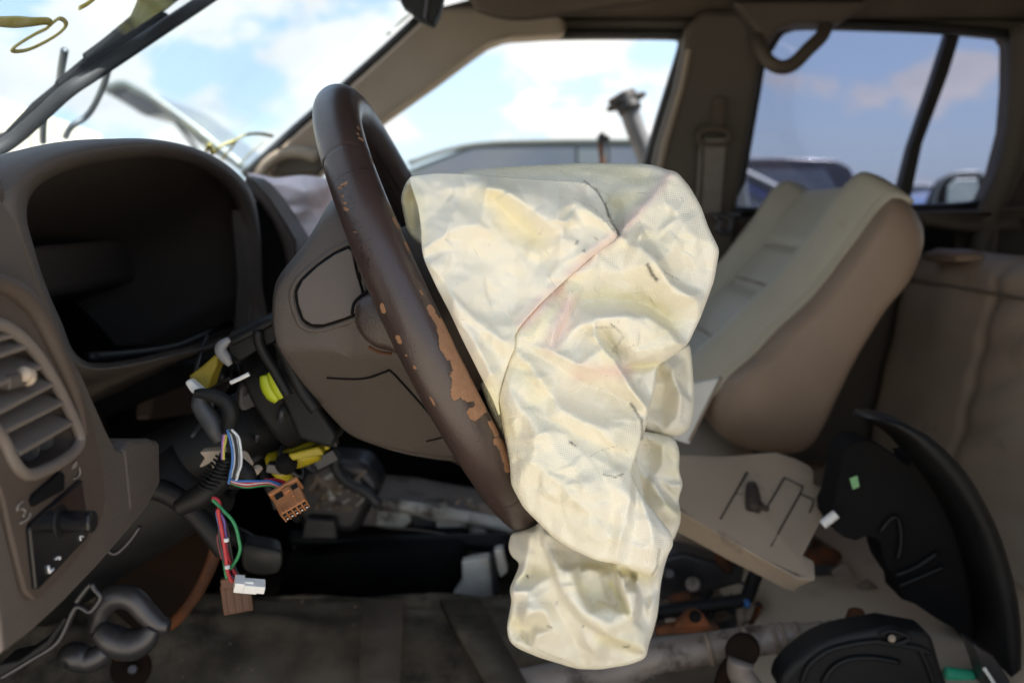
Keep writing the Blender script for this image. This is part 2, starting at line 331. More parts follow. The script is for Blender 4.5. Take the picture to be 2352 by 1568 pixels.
slab('grip_recess', [(610, 380), (640, 358), (690, 350), (735, 352), (745, 372), (735, 400), (620, 405)], 1.82, .02, M['pillardark'], car, .008)
tube('grip_handle', [P(x, y, 1.80) for x, y in ((597, 400), (612, 378), (640, 357), (672, 350), (700, 352), (728, 362))], .011, M['pillar'], car, 10, 4)
# centre pillar
bp_ = [(1577, 60), (1572, 110), (1552, 200), (1512, 330), (1488, 440), (1470, 620), (1690, 640), (1694, 470), (1706, 400), (1740, 205), (1752, 140), (1774, 96), (1800, 60), (1700, 20), (1620, 20)]
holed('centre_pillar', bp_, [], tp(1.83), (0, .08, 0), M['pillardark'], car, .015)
slab('pillar_moulding', [(1578, 110), (1560, 200), (1520, 330), (1495, 450), (1512, 450), (1536, 330), (1574, 200), (1592, 110)], 1.822, .02, M['pillar'], car, .006)
# belt hanging from the centre pillar
sb = thing('seat_belt', 'tan seat belt hanging from its ring on the centre pillar', 'seat belt', tuple(P(1640, 600, 1.80)))
slab('belt_slider', [(1640, 222), (1668, 222), (1664, 300), (1632, 300)], 1.812, .012, M['liner'], sb, .004)
tube('belt_ring', [P(x, y, 1.80) for x, y in ((1605, 315), (1612, 300), (1640, 296), (1668, 302), (1676, 318), (1660, 332), (1615, 330))], .006, M['liner'], sb, 8, 4, closed=True)
slab('webbing', [(1618, 318), (1668, 318), (1662, 400), (1655, 492), (1612, 492), (1616, 400)], 1.797, .003, M['belt'], sb, .001)
slab('webbing_return', [(1606, 325), (1618, 325), (1608, 492), (1596, 492)], 1.805, .002, M['belt'], sb, 0)
tube('latch_ring', [P(x, y, 1.74) for x, y in ((1640, 497), (1655, 512), (1648, 528), (1665, 535), (1680, 520), (1672, 500))], .005, M['steel'], sb, 8, 4, closed=True)
slab('latch_plate', [(1625, 490), (1700, 486), (1704, 497), (1640, 503)], 1.745, .006, M['steel'], sb, .002)
# grab handle at the rear door
gh = tube('grab_handle', [P(x, y, Y) for x, y, Y in ((1735, 75, 1.83), (1744, 105, 1.79), (1760, 135, 1.77), (1778, 150, 1.765), (1800, 155, 1.765), (1825, 145, 1.77), (1858, 112, 1.78), (1888, 82, 1.80), (1900, 50, 1.84))], .0125, M['pillardark'], car, 12, 5)
prism('roof_corner_trim', [P(x, y, 1.80) for x, y in ((1680, 0), (1735, 70), (1745, 110), (1762, 100), (1790, 68), (1830, 52), (1940, 52), (2000, 0))], (0, .08, 0), M['pillardark'], car, .01)
# sun visor and mirror at the top edge
vs_ = thing('sun_visor', 'folded beige sun visor along the top edge of the frame', 'sun visor', tuple(P(1300, 0, 1.5)))
pillow('visor_board', [tuple(P(x, y, 1.5)) for x, y in ((1090, -60), (1085, 5), (1110, 28), (1190, 42), (1300, 30), (1430, 10), (1520, -5), (1540, -60))], (0, .03, 0), M['liner'], vs_)
mr = thing('interior_mirror', 'dark rear view mirror housing hanging at the top of the windshield', 'mirror', tuple(P(975, 10, 1.2)))
prism('mirror_housing', [P(x, y, 1.25) for x, y in ((925, -30), (918, 3), (926, 16), (938, 20), (948, 34), (962, 42), (985, 52), (994, 56), (1008, 30), (1020, -20))], (0, .035, 0), M['black'], mr, .006)
slab('mirror_edge', [(980, -30), (972, 44), (979, 46), (988, -30)], 1.244, .004, M['steel'], mr, .001)
# windshield
def wsl(x, y, off=0): z = .07+.94*(x+.456); return Vector((x, y, H+z))+WSN*off
ws = prism('windshield', [wsl(-.80, .47), wsl(-.80, 1.79), wsl(-.15, 1.79), wsl(-.15, .47)], WSN*.005, M['wsglass'], car, 0)
z1 = lambda x, y: (x/2.24/1.2755, y/2.24/1.2755)
def marks(pts, r, rr=None):
    tube('crayon_mark', [PW(*z1(x, y), -.0015) for x, y in pts], rr or r, M['crayon'], ws, 6, 5, flat=.4, up=WSN)
marks([(-60, 135), (0, 142), (110, 146), (200, 146), (300, 140), (330, 150)], .003, [.004, .005, .006, .005, .004, .003])
marks([(330, 150), (310, 185), (230, 225), (130, 285), (82, 325), (110, 338), (190, 325), (290, 280), (380, 225), (430, 175), (425, 140), (390, 122), (360, 140), (325, 170)], .0022)
marks([(520, 55), (570, 28), (620, -10)], .003)
marks([(1352, 1000), (1372, 950), (1400, 1010), (1440, 965), (1535, 930), (1525, 960), (1460, 1045)], .004)
marks([(1500, 950), (1600, 890), (1700, 878), (1790, 895)], .0035)
marks([(1735, 925), (1640, 1010), (1565, 1085)], .0025)
for a, b in (((906, 63), (945, 32)), ((888, 82), (896, 76))):
    tube('dirt_smear', [PW(*a, -.0015), PW((a[0]+b[0])/2, (a[1]+b[1])/2-1, -.0015), PW(*b, -.0015)], [.002, .005, .003], M['crayon'], ws, 6, 3, flat=.4, up=WSN)
# wiper lying on the outside of the glass
wi = thing('windshield_wiper', 'grey wiper blade and arm resting on the outside of the windshield', 'wiper', tuple(PW(150, 250, .03)))
def wp(x, y, o=.02): return PW(*z1(x, y), o)
tube('wiper_blade', [wp(x, y, .012) for x, y in ((-60, 1010), (100, 905), (270, 755), (440, 600), (620, 480), (800, 362), (1050, 195), (1330, 10), (1500, -110))], .0042, M['rubber'], wi, 8, 4, flat=1.8, up=WSN)
prism('wiper_arm', [wp(x, y, .022) for x, y in ((-60, 945), (60, 890), (240, 700), (380, 585), (390, 560), (570, 410), (565, 385), (700, 285), (880, 135), (915, 60), (950, -40), (1290, -40), (1180, 0), (1080, 80), (1000, 110), (890, 190), (860, 235), (760, 330), (700, 375), (600, 440), (560, 465), (440, 590), (380, 640), (230, 790), (100, 880), (-60, 985))], WSN*.006, M['wiper'], wi, .0015)
prism('blade_holder', [wp(x, y, .028) for x, y in ((720, 330), (770, 270), (860, 215), (1060, 90), (1120, 110), (900, 270), (800, 350), (755, 345))], WSN*.006, M['wiper'], wi, .0015)
tube('spring_clip', [wp(x, y, .030) for x, y in ((740, 350), (700, 370), (690, 420), (600, 460), (440, 600))], .0016, M['steel'], wi, 6, 3)
hs = thing('washer_hose', 'thin bent hose and rod rising outside the windshield below the wiper', 'hose', tuple(PW(170, 300, .1)))
tube('hose', [PW(*z1(x, y), .10) for x, y in ((430, 900), (470, 830), (560, 770), (620, 690), (680, 560), (712, 450))], .0042, M['greyp'], hs, 8, 5)
tube('rod', [PW(*z1(x, y), .08) for x, y in ((390, 560), (405, 440), (425, 330))], .0042, M['greyp'], hs, 8, 4)
tube('rod', [PW(*z1(x, y), .08) for x, y in ((282, 930), (282, 850), (290, 770))], .004, M['greyp'], hs, 8, 4)
# floor, tunnel, footwells
FZ = H-.66
prism('floor_pan', [(-1.0, .48, FZ), (2.35, .48, FZ), (2.35, 1.9, FZ), (-1.0, 1.9, FZ)], (0, 0, -.03), M['carpet'], car, 0)
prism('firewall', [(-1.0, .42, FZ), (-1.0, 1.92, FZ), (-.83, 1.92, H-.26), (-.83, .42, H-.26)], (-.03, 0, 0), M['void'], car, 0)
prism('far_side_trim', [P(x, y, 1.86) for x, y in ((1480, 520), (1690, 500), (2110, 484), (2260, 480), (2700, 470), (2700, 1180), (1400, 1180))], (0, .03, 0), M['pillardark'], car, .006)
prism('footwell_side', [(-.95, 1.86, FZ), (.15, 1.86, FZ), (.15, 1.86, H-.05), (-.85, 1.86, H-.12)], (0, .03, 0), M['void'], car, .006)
slab('door_ledge', [(2100, 486), (2270, 484), (2352, 470), (2420, 470), (2420, 500), (2100, 510)], 1.78, .08, M['pillardark'], car, .01)
tube('door_pull', [P(x, y, 1.79) for x, y in ((2120, 500), (2190, 515), (2260, 520), (2340, 512))], .012, M['pillardark'], car, 10, 4)
slab('door_opening', [(2118, 530), (2196, 534), (2190, 600), (2120, 590)], 1.80, .05, M['void'], car, .006)
tube('rear_pillar', [P(x, y, 1.80) for x, y in ((2352, 60), (2342, 260), (2320, 380), (2270, 500), (2250, 620))], .022, M['pillardark'], car, 10, 4)
# ================================================================ dashboard
da = thing('dashboard', 'brown plastic dashboard with its instrument opening gutted and empty', 'dashboard', (-.45, .9, H-.2))
# instrument hood : loops around the opening, seen from the seat
inner = [(62, 505), (66, 460), (92, 425), (140, 398), (200, 379), (270, 368), (340, 362), (400, 368), (450, 386), (492, 415), (520, 450), (536, 500), (541, 580), (538, 660), (530, 750), (400, 800), (200, 832), (140, 735), (100, 640), (76, 560)]
lip = [(56, 505), (58, 455), (85, 418), (136, 389), (200, 370), (270, 357), (345, 351), (412, 357), (470, 378), (520, 410), (556, 450), (578, 500), (588, 580), (590, 660), (586, 757), (400, 812), (196, 842), (132, 740), (92, 642), (69, 562)]
mid = [(35, 505), (30, 440), (60, 395), (120, 358), (200, 335), (275, 325), (345, 322), (420, 334), (482, 356), (535, 390), (572, 432), (592, 490), (602, 580), (603, 660), (598, 757), (400, 820), (190, 850), (125, 745), (84, 648), (54, 570)]
outer = [(-40, 505), (-40, 420), (0, 362), (80, 330), (170, 314), (260, 310), (345, 314), (425, 328), (488, 351), (542, 387), (580, 430), (598, 490), (607, 580), (608, 660), (602, 757), (400, 826), (185, 856), (118, 752), (74, 655), (36, 585)]
def lpx(lp, X, k=4): return [PX(x, y, X) for x, y in [tuple(p) for p in cr_spline(lp, k, True)]]
rings = [lpx(inner, -.37), lpx(inner, -.275), lpx(lip, -.268), lpx([((a[0]+b[0])/2, (a[1]+b[1])/2-3*(a[1] < 500)) for a, b in zip(lip, mid)], -.264), lpx(mid, -.266), lpx(outer, -.278)]
back = [p+Vector((-.05, 0, -.012)) for p in rings[-1]]; back2 = [p+Vector((-.22, 0, -.10)) for p in rings[-1]]
hd = loft('instrument_hood', rings+[back, back2], M['dash'], da, sub=1)
# inside of the opening
cav = lpx(inner, -.37); cen = sum(cav, Vector())/len(cav)
loft('instrument_cavity', [[p+Vector((-.002, 0, 0)) for p in cav], [p+Vector((-.08, 0, 0)) for p in cav], [cen+(p-cen)*.6+Vector((-.12, 0, 0)) for p in cav]], M['void'], da, caps=(False, True))
slabx('hood_inner_strip', [(560, 480), (574, 510), (584, 600), (584, 770), (566, 780), (572, 640)], -.272, .014, M['dash'], da, .003)
tube('cavity_edge', [PX(x, y, -.30) for x, y in ((205, 820), (300, 812), (400, 795), (470, 765), (528, 742))], .004, M['black'], da, 8, 4)
tube('cavity_edge', [PX(x, y, -.31) for x, y in ((240, 835), (330, 830), (430, 810), (525, 800))], .003, M['black'], da, 8, 4)
# face of the near end of the dashboard
XP = -.236
zd2 = lambda x, y: (x/2.24/1.2755, (700+y/2.24)/1.2755)
zd3 = lambda x, y: (x/2.24/1.2755, (1300+y/2.24)/1.2755)
face = [(-420, 300), (-300, 330), (-20, 420), (36, 500), (60, 575), (86, 650), (125, 745), (190, 860), (245, 985), (268, 1030), (300, 1040), (325, 1022), (360, 1010), (368, 1022), (370, 1108), (340, 1165), (290, 1225), (230, 1295), (150, 1380), (80, 1445), (0, 1508), (-200, 1640), (-420, 1700)]
vent = [(-2, 744), (40, 768), (78, 805), (108, 848), (135, 893), (158, 940), (178, 985), (183, 1012), (170, 1036), (140, 1060), (105, 1078), (62, 1090), (30, 1060), (0, 1000), (-60, 930), (-100, 850), (-110, 770), (-60, 740)]
holed('dash_panel', face, [vent], lambda x, y: PX(x, y, XP), (-.03, 0, 0), M['dash'], da, .006)
slabx('under_dash', [(-420, 1400), (-100, 1400), (60, 1390), (340, 1110), (365, 1100), (290, 1210), (150, 1370), (0, 1490), (-420, 1690)], XP-.02, .12, M['dashdark'], da, .01)
slabx('column_bracket', [(285, 1035), (300, 1010), (350, 1006), (362, 1015), (366, 1100), (300, 1180)], XP+.001, .07, M['dash'], da, .004)
slabx('top_pad', [(-420, 290), (-20, 340), (0, 362), (36, 480), (0, 470), (-420, 480)], XP-.03, .12, M['dash'], da, .02)
# bezel that carries the vent and the switches
bez = [(-200, 640), (-60, 634), (0, 642), (40, 660), (80, 698), (118, 762), (152, 830), (185, 890), (212, 955), (228, 1020), (240, 1085), (245, 1150), (232, 1200), (200, 1255), (160, 1310), (120, 1352), (95, 1376), (78, 1378), (60, 1360), (45, 1300), (28, 1230), (10, 1150), (0, 1120), (-200, 1100)]
holed('vent_bezel', bez, [vent], lambda x, y: PX(x, y, XP+.0035), (-.004, 0, 0), M['dashdark'], da, .002)
tube('bezel_rib', [PX(x, y, XP+.004) for x, y in ((-60, 634), (0, 650), (40, 672), (78, 712), (112, 775), (145, 845), (168, 900), (184, 950), (196, 1000))], [.003, .0045, .005, .005, .005, .0045, .004, .003, .002], M['dashdark'], da, 8, 4)
av = thing('air_vent', 'brown louvred air vent at the near end of the dashboard', 'air vent', tuple(PX(40, 950, XP)))
rv = [PX(x, y, XP+.004) for x, y in vent]
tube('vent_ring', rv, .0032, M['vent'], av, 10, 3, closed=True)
vc = sum(rv, Vector())/len(rv)
loft('vent_duct', [[p+Vector((-.002, 0, 0)) for p in rv], [vc+(p-vc)*.94+Vector((-.025, 0, 0)) for p in rv], [vc+(p-vc)*.8+Vector((-.07, 0, 0)) for p in rv]], M['dashdark'], av, caps=(False, True))
for a, b in (((38, 790), (-60, 822)), ((82, 833), (-80, 900)), ((112, 872), (-90, 975)), ((138, 914), (-70, 1015)), ((163, 958), (31, 1032)), ((15, 762), (-60, 778))):
    A, B = PX(*a, XP+.001), PX(*b, XP+.001); d = (A-B).normalized(); up = Vector((-.72, 0, .35)); up = (up-d*up.dot(d)).normalized(); n = d.cross(up)
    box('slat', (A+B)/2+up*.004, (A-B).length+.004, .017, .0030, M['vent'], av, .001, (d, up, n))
for k in range(4):
    x = 20+k*34; a = PX(x-10, 850+k*55, XP-.022); b = PX(x+8, 960+k*45, XP-.022)
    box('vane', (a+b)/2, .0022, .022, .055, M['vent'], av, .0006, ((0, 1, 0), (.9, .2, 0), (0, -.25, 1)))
cyl('vane_pivot', PX(*zd2(275, 1320), XP-.012), PX(*zd2(275, 1320), XP-.03), .0058, M['dash'], av, 20, bevel=.001)
cyl('vane_pivot', PX(*zd2(180, 1385), XP-.012), PX(*zd2(180, 1385), XP-.03), .0058, M['dash'], av, 20, bevel=.001)
a, b = PX(*zd2(0, 945), XP+.001), PX(*zd2(150, 905), XP+.001)
box('thumb_slider', (a+b)/2, (a-b).length, .010, .007, M['dash'], av, .002, ((b-a).normalized(), Vector((-1, 0, 0)), (b-a).normalized().cross(Vector((-1, 0, 0)))))
tube('slider_knob', [PX(*zd2(x, y), XP+.006) for x, y in ((148, 885), (185, 892), (192, 905), (175, 918))], .0036, M['tan'], av, 10, 3)
# switches under the vent
sw = thing('mirror_switch', 'black panel marked L with a round mirror adjusting knob below the vent', 'switch', tuple(PX(140, 1240, XP)))
slabx('switch_plate', [(190, 1100), (194, 1130), (206, 1222), (200, 1238), (92, 1352), (84, 1352), (82, 1330), (70, 1215), (76, 1200)], XP+.006, .004, M['gloss'], sw, .0012)
ka, kb = PX(*zd3(400, 505), XP+.006), PX(*zd3(520, 505), XP+.006)
kc = PX(*zd3(400, 510), XP+.004)
kc = PX(*zd3(372, 505), XP+.004)
cyl('knob_collar', kc, kc+Vector((.003, 0, 0)), .0088, M['black'], sw, 28, bevel=.001)
cyl('knob', kc+Vector((.002, 0, 0)), kc+Vector((.0195, -.001, 0)), .0056, M['gloss'], sw, 28, bevel=.0015)
def letter(strokes, r=.0007):
    for a, b in strokes:
        A, B = PX(*zd3(*a), XP+.0065), PX(*zd3(*b), XP+.0065); tube('lettering', [A, B], r*.75, M['ink'], sw, 6, 1)
letter((((316, 800), (324, 842)), ((324, 842), (350, 818))), .0009)
letter((((524, 608), (530, 632)), ((524, 608), (534, 603)), ((542, 606), (546, 608))), .0006)
letter((((366, 756), (374, 745)), ((374, 745), (396, 742)), ((396, 742), (390, 758))), .0007)
tw = thing('dimmer_wheel', 'ribbed brown thumb wheel set between two engraved symbols', 'thumb wheel', tuple(PX(110, 1120, XP)))
A, B = PX(*zd3(218, 372), XP-.012), PX(*zd3(412, 240), XP-.012)
slabx('slot', [zd3(212, 372), zd3(228, 412), zd3(425, 300), zd3(428, 200), zd3(405, 178), zd3(230, 330)], XP+.0055, .003, M['void'], tw, .0006)
ax = (B-A).normalized(); cen_ = (A+B)/2
n_, r_ = 44, .017
for nm, r0, s0 in (('wheel', .0162, 44),):
    v = []; f = []
    for e in (-1, 1):
        for j in range(2*s0):
            t = 2*math.pi*j/(2*s0); rr = r0*(1+.025*(j % 2)); v.append(cen_+Vector((math.cos(t), 0, 0))*rr*1.0+ax*(math.sin(t)*rr)+ax.cross(Vector((1, 0, 0)))*(.0045*e))
    m_ = 2*s0; f = [[j, (j+1) % m_, m_+(j+1) % m_, m_+j] for j in range(m_)]+[list(range(m_)), list(range(m_, 2*m_))]
    mk('wheel', v, f, M['dash'], tw, False)
def engr(pts, r=.00045): tube('engraved_symbol', [PX(*zd3(x, y), XP+.0042) for x, y in pts], r, M['engrave'], tw, 6, 3)
engr([(520, 150), (526, 190), (505, 222), (482, 228)]); 
for k in range(3): engr([(476+k*11, 135-k*10), (480+k*11, 152-k*9), (474+k*11, 166-k*9)], .0004)
engr([(150, 375), (120, 402), (112, 440)]); engr([(200, 452), (186, 488), (132, 520)]); engr([(140, 430), (150, 425), (165, 440), (152, 470), (160, 478)], .0004)
# centre part of the dashboard beyond the hood
slab('centre_hood', [(560, 400), (585, 418), (618, 455), (648, 500), (680, 552), (684, 640), (660, 640), (645, 560), (620, 505), (592, 465), (560, 445)], 1.10, .08, M['dashdark'], da, .012)
slab('centre_cavity', [(585, 455), (597, 470), (622, 502), (647, 560), (680, 650), (680, 1000), (585, 1000)], 1.12, .07, M['void'], da, .004)
slab('far_dash_pad', [(560, 452), (700, 452), (800, 470), (860, 570), (860, 720), (640, 720)], 1.42, .50, M['dashdark'], da, .03)
prism('dash_top', [(-.85, .48, H-.20), (-.85, 1.8, H-.20), (-.62, 1.8, H-.10), (-.42, 1.8, H-.03), (-.42, .7, H-.03), (-.5, .48, H-.05)], (0, 0, -.05), M['dash'], da, .01)
slabx('lower_shade_sheet', [(200, 832), (400, 805), (600, 760), (640, 900), (640, 1400), (300, 1400), (250, 1000)], -.52, .02, M['void'], da, .002)  # black sheet that stands for the deep shade below the dashboard
slabx('support_rail', [(200, 905), (330, 860), (420, 835), (560, 800), (560, 840), (420, 890), (250, 960)], -.42, .03, M['black'], da, .006)
slabx('knee_panel', [(360, 845), (520, 828), (530, 940), (345, 965)], -.44, .02, M['dashdark'], da, .006)
# passenger side bag lying on the dash
# ================================================================ steering wheel
SWC = Vector((-.0600, .8260, H-.0834)); SA = .4380
SU = Vector((-math.sin(SA), 0, math.cos(SA))); SV = Vector((0, -1, 0)); SN = Vector((math.cos(SA), 0, math.sin(SA)))
def rimc(t, R_=.1795): return SWC+(SU*math.cos(t)+SV*math.sin(t))*R_
wh = thing('steering_wheel', 'brown leather steering wheel, its rim worn through to tan in peeling patches', 'steering wheel', tuple(SWC))
def proj(p):
    p = np.asarray(p)-np.array(CAM); d = p[:, 1]*math.cos(TH)-p[:, 2]*math.sin(TH); u = p[:, 1]*math.sin(TH)+p[:, 2]*math.cos(TH)
    return np.stack([1176+F*p[:, 0]/d, 784-F*u/d], -1)
def segdist(pts, poly):
    pts = np.asarray(pts, float)[:, :2]; best = np.full(len(pts), 1e9); poly = np.asarray(poly, float)
    for a, b in zip(poly[:-1], poly[1:]):
        ab = b[:2]-a[:2]; t = np.clip(((pts-a[:2])@ab)/(ab@ab+1e-9), 0, 1); q = a[:2]+t[:, None]*ab
        best = np.minimum(best, np.hypot(*(pts-q).T))
    return best
NR, NS = 900, 64
v = []; uv = []
for i in range(NR):
    t = 2*math.pi*i/NR; c = rimc(t); er = (c-SWC).normalized()
    # leather is sewn in sections, with a dip at each seam; finger swells at the sides
    seam = 0
    for s0 in (R(46), R(314), R(134), R(226)): seam += math.exp(-((t-s0)/.006)**2)
    r0 = .0180*(1+.035*math.cos(4*t))-.0007*seam
    for j in range(NS):
        a = 2*math.pi*j/NS
        rr = r0*(1.03+.05*math.cos(2*a))
        rr -= .0011*math.exp(-((a-math.pi)/.05)**2)                 # stitched joint along the inside
        v.append(c+er*math.cos(a)*rr+SN*math.sin(a)*rr); uv.append((t, a))
f = [[i*NS+j, i*NS+(j+1) % NS, ((i+1) % NR)*NS+(j+1) % NS, ((i+1) % NR)*NS+j] for i in range(NR) for j in range(NS)]
rim = mk('rim', v, f, None, wh)
V = np.array([tuple(x) for x in v]); S = proj(V)
z4 = conv(700, 200, 1.96); z5 = conv(700, 900, 2.24)
near = V[:, 1] < .80
peel = np.zeros(len(V))
def patch(poly, w_, k=1.0):
    global peel
    d = segdist(S, poly); peel = np.maximum(peel, np.where(near, np.clip(1.5-d/(w_*1.1), 0, 1.5), 0)*k)
patch([z5(1262, 10), z5(1275, 50), z5(1290, 75)], 7); patch([z5(1250, 0), z5(1262, 40)], 6)
patch([z5(1320, 100), z5(1345, 180), z5(1350, 260), z5(1390, 310)], 13)
patch([z5(1350, 150), z5(1370, 250), z5(1420, 340), z5(1450, 430)], 13)
patch([z5(1450, 430), z5(1470, 500), z5(1520, 560)], 24); patch([z5(1430, 500), z5(1420, 580)], 11); patch([z5(1500, 520), z5(1560, 590)], 16)
patch([z5(1540, 700), z5(1590, 660)], 16); patch([z5(1570, 590), z5(1600, 660)], 8)
patch([z5(1655, 760), z5(1690, 830)], 7); patch([z5(1700, 880), z5(1740, 920)], 11); patch([z5(1730, 930), z5(1755, 1010), z5(1760, 1060)], 9, .85)
patch([z5(1040, 190), z5(1055, 230)], 4.96); patch([z5(1098, 312), z5(1102, 318)], 3.1); patch([z5(1150, 385), z5(1156, 400)], 3.1)
patch([z5(940, -20), z5(955, 30)], 4.34); patch([z4(820, 1370), z4(832, 1400)], 4.96); patch([z4(1045, 1280), z4(1050, 1310)], 2.48)
patch([z4(960, 1000), z4(978, 1040)], 4.65); patch([z4(900, 880), z4(930, 920)], 4.96); patch([z4(890, 860), z4(900, 890)], 3.1)
patch([z4(575, 690), z4(612, 660)], 3.72); patch([z4(588, 725), z4(596, 735)], 3.1); patch([z4(600, 770), z4(608, 778)], 2.79); patch([z4(608, 805), z4(622, 815)], 3.72); patch([z4(660, 938), z4(670, 943)], 2.48)
patch([z4(680, 375), z4(686, 380)], 3.1); patch([z4(690, 402), z4(715, 415)], 3.1); patch([z4(680, 340), z4(690, 350)], 2.48, .9); patch([z4(765, 520), z4(772, 540)], 3.1); patch([z5(1255, 590), z5(1285, 640)], 3.72, .72)
patch([z4(905, 1540), z4(925, 1568)], 4.34)
crk = np.clip(1-segdist(S, [z4(560, 640), z4(620, 740), z4(640, 840), z4(680, 980), z4(740, 1120)])/38, 0, 1)*np.where(near, 1, 0)
crk = np.maximum(crk, .35*np.clip(1-segdist(S, [z4(640, 980), z4(900, 1250), z4(1150, 1500)])/40, 0, 1)*np.where(near, 1, 0))
stit = np.clip(1-segdist(S, [z4(535, 690), z4(545, 660), z4(590, 620), z4(640, 590), z4(700, 577), z4(760, 575), z4(800, 590)])/3.2, 0, 1)*np.where(near, 1, 0)
me = rim.data
for nm, arr in (('peel', peel), ('crack', crk), ('stitch', stit)):
    at = me.attributes.new(nm, 'FLOAT', 'POINT'); at.data.foreach_set('value', arr.astype(np.float32))
ul = me.uv_layers.new(name='UVMap'); li = np.zeros(len(me.loops), int); me.loops.foreach_get('vertex_index', li)
U = np.array(uv)[li]; U = U.reshape(-1, 4, 2)
for k in (0, 1): 
    d = U[:, :, k].max(1)-U[:, :, k].min(1) > 3; U[:, :, k] += np.where(d[:, None] & (U[:, :, k] < 3), 2*math.pi, 0)
U = U*np.array([.19, .018]); ul.data.foreach_set('uv', U.reshape(-1).astype(np.float32))
def rim_material():
    m = bpy.data.materials.new('worn_leather'); m.use_nodes = True; t = m.node_tree; b = t.nodes['Principled BSDF']; l = t.links.new
    def at(n): a = N('ShaderNodeAttribute', t); a.attribute_name = n; return a.outputs['Fac']
    def mth(op, a, b_=0., c=None):
        x = N('ShaderNodeMath', t, operation=op)
        for i, q in enumerate((a, b_, c)):
            if q is None: continue
            if isinstance(q, (int, float)): x.inputs[i].default_value = q
            else: l(q, x.inputs[i])
        return x.outputs[0]
    uvn = N('ShaderNodeUVMap', t)
    co = N('ShaderNodeTexCoord', t).outputs['Object']
    def noise(s, d=4, src=None, r=.5): n = N('ShaderNodeTexNoise', t); n.inputs['Scale'].default_value = s; n.inputs['Detail'].default_value = d; n.inputs['Roughness'].default_value = r; l(src or co, n.inputs[0]); return n.outputs[0]
    edge = mth('ADD', at('peel'), mth('MULTIPLY', mth('SUBTRACT', noise(260, 8, r=.6), .5), 1.5))
    pl = N('ShaderNodeMapRange', t); pl.inputs[1].default_value = .60; pl.inputs[2].default_value = .66; l(edge, pl.inputs[0]); pl = pl.outputs[0]
    rimd = N('ShaderNodeMapRange', t); rimd.inputs[1].default_value = .42; rimd.inputs[2].default_value = .60; l(edge, rimd.inputs[0])
    leather = N('ShaderNodeMixRGB', t); l(noise(25, 5), leather.inputs[0]); leather.inputs[1].default_value = (.036, .023, .021, 1); leather.inputs[2].default_value = (.060, .038, .034, 1)
    lea2 = N('ShaderNodeMixRGB', t); l(mth('MULTIPLY', rimd.outputs[0], .6), lea2.inputs[0]); l(leather.outputs[0], lea2.inputs[1]); lea2.inputs[2].default_value = (.018, .011, .009, 1)
    tan = N('ShaderNodeMixRGB', t); l(noise(160, 6, r=.7), tan.inputs[0]); tan.inputs[1].default_value = (.17, .075, .035, 1); tan.inputs[2].default_value = (.38, .20, .105, 1)
    mx = N('ShaderNodeMixRGB', t); l(pl, mx.inputs[0]); l(lea2.outputs[0], mx.inputs[1]); l(tan.outputs[0], mx.inputs[2])
    # tears across the grain
    mp = N('ShaderNodeMapping', t); mp.inputs['Scale'].default_value = (1100, 230, 1); mp.inputs['Rotation'].default_value = (0, 0, .35); l(uvn.outputs[0], mp.inputs[0])
    cn = noise(1, 3, mp.outputs[0]); ck = mth('MULTIPLY', mth('GREATER_THAN', mth('ADD', cn, mth('MULTIPLY', at('crack'), .22)), .745), mth('GREATER_THAN', at('crack'), .03))
    spk = mth('GREATER_THAN', noise(900, 1), .765)
    dk = mth('MAXIMUM', mth('MAXIMUM', ck, mth('GREATER_THAN', mth('MULTIPLY', at('stitch'), mth('ADD', .6, noise(700, 1))), .5)), mth('MULTIPLY', spk, .7))
    m2 = N('ShaderNodeMixRGB', t); l(mth('MULTIPLY', dk, .85), m2.inputs[0]); l(mx.outputs[0], m2.inputs[1]); m2.inputs[2].default_value = (.008, .006, .005, 1)
    l(m2.outputs[0], b.inputs['Base Color'])
    rg = N('ShaderNodeMapRange', t); rg.inputs[3].default_value = .26; rg.inputs[4].default_value = .40; l(noise(60, 4), rg.inputs[0])
    l(mth('ADD', rg.outputs[0], mth('MULTIPLY', pl, .5)), b.inputs['Roughness'])
    b.inputs['Specular IOR Level'].default_value = .6
    vor = N('ShaderNodeTexVoronoi', t); vor.inputs['Scale'].default_value = 900; l(co, vor.inputs[0])
    hgt = mth('ADD', mth('ADD', mth('MULTIPLY', noise(700, 2), .22), mth('MULTIPLY', vor.outputs[0], .16)), mth('MULTIPLY', noise(70, 3), .35))
    hgt = mth('SUBTRACT', mth('SUBTRACT', hgt, mth('MULTIPLY', pl, 1.6)), mth('MULTIPLY', dk, 1.0))
    bp = N('ShaderNodeBump', t); bp.inputs['Strength'].default_value = .7; bp.inputs['Distance'].default_value = .0009; l(hgt, bp.inputs['Height']); l(bp.outputs[0], b.inputs['Normal'])
    return m
M['leather'] = rim_material(); me.materials.append(M['leather'])
# spokes wrapped in the same leather, running to the hub shell
M['leather2'] = mat('spoke_leather', (.036, .025, .022), .4, c2=(.055, .037, .032), nscale=30, bump=.5, bscale=700, dirt=((.16, .075, .035), 120, .74))
spo = [(915, 630), (880, 655), (845, 672), (818, 690), (811, 715), (813, 745), (824, 768), (845, 790), (868, 804), (900, 812), (945, 830), (965, 800), (950, 720)]
for Y0_ in (.668, .865):
    k_ = Y0_/.668
    pillow('spoke', [tuple(P(x, y, .668)+Vector((0, Y0_-.668, 0))) for x, y in spo], (0, .10, 0), M['leather2'], wh, prof=((-.10, .62), (-.07, .80), (0, .93), (.15, 1), (1, 1.0)), k=4)
tube('spoke_stitching', [P(x, y, .676) for x, y in ((846, 668), (824, 684), (812, 700), (809, 722))], .0012, M['void'], wh, 6, 3)
tube('spoke_stitching', [P(x, y, .672) for x, y in ((846, 796), (870, 808), (900, 812))], .0012, M['rust'], wh, 6, 3)
low = [rimc(R(180), .176), SWC-SU*.10-SN*.03]
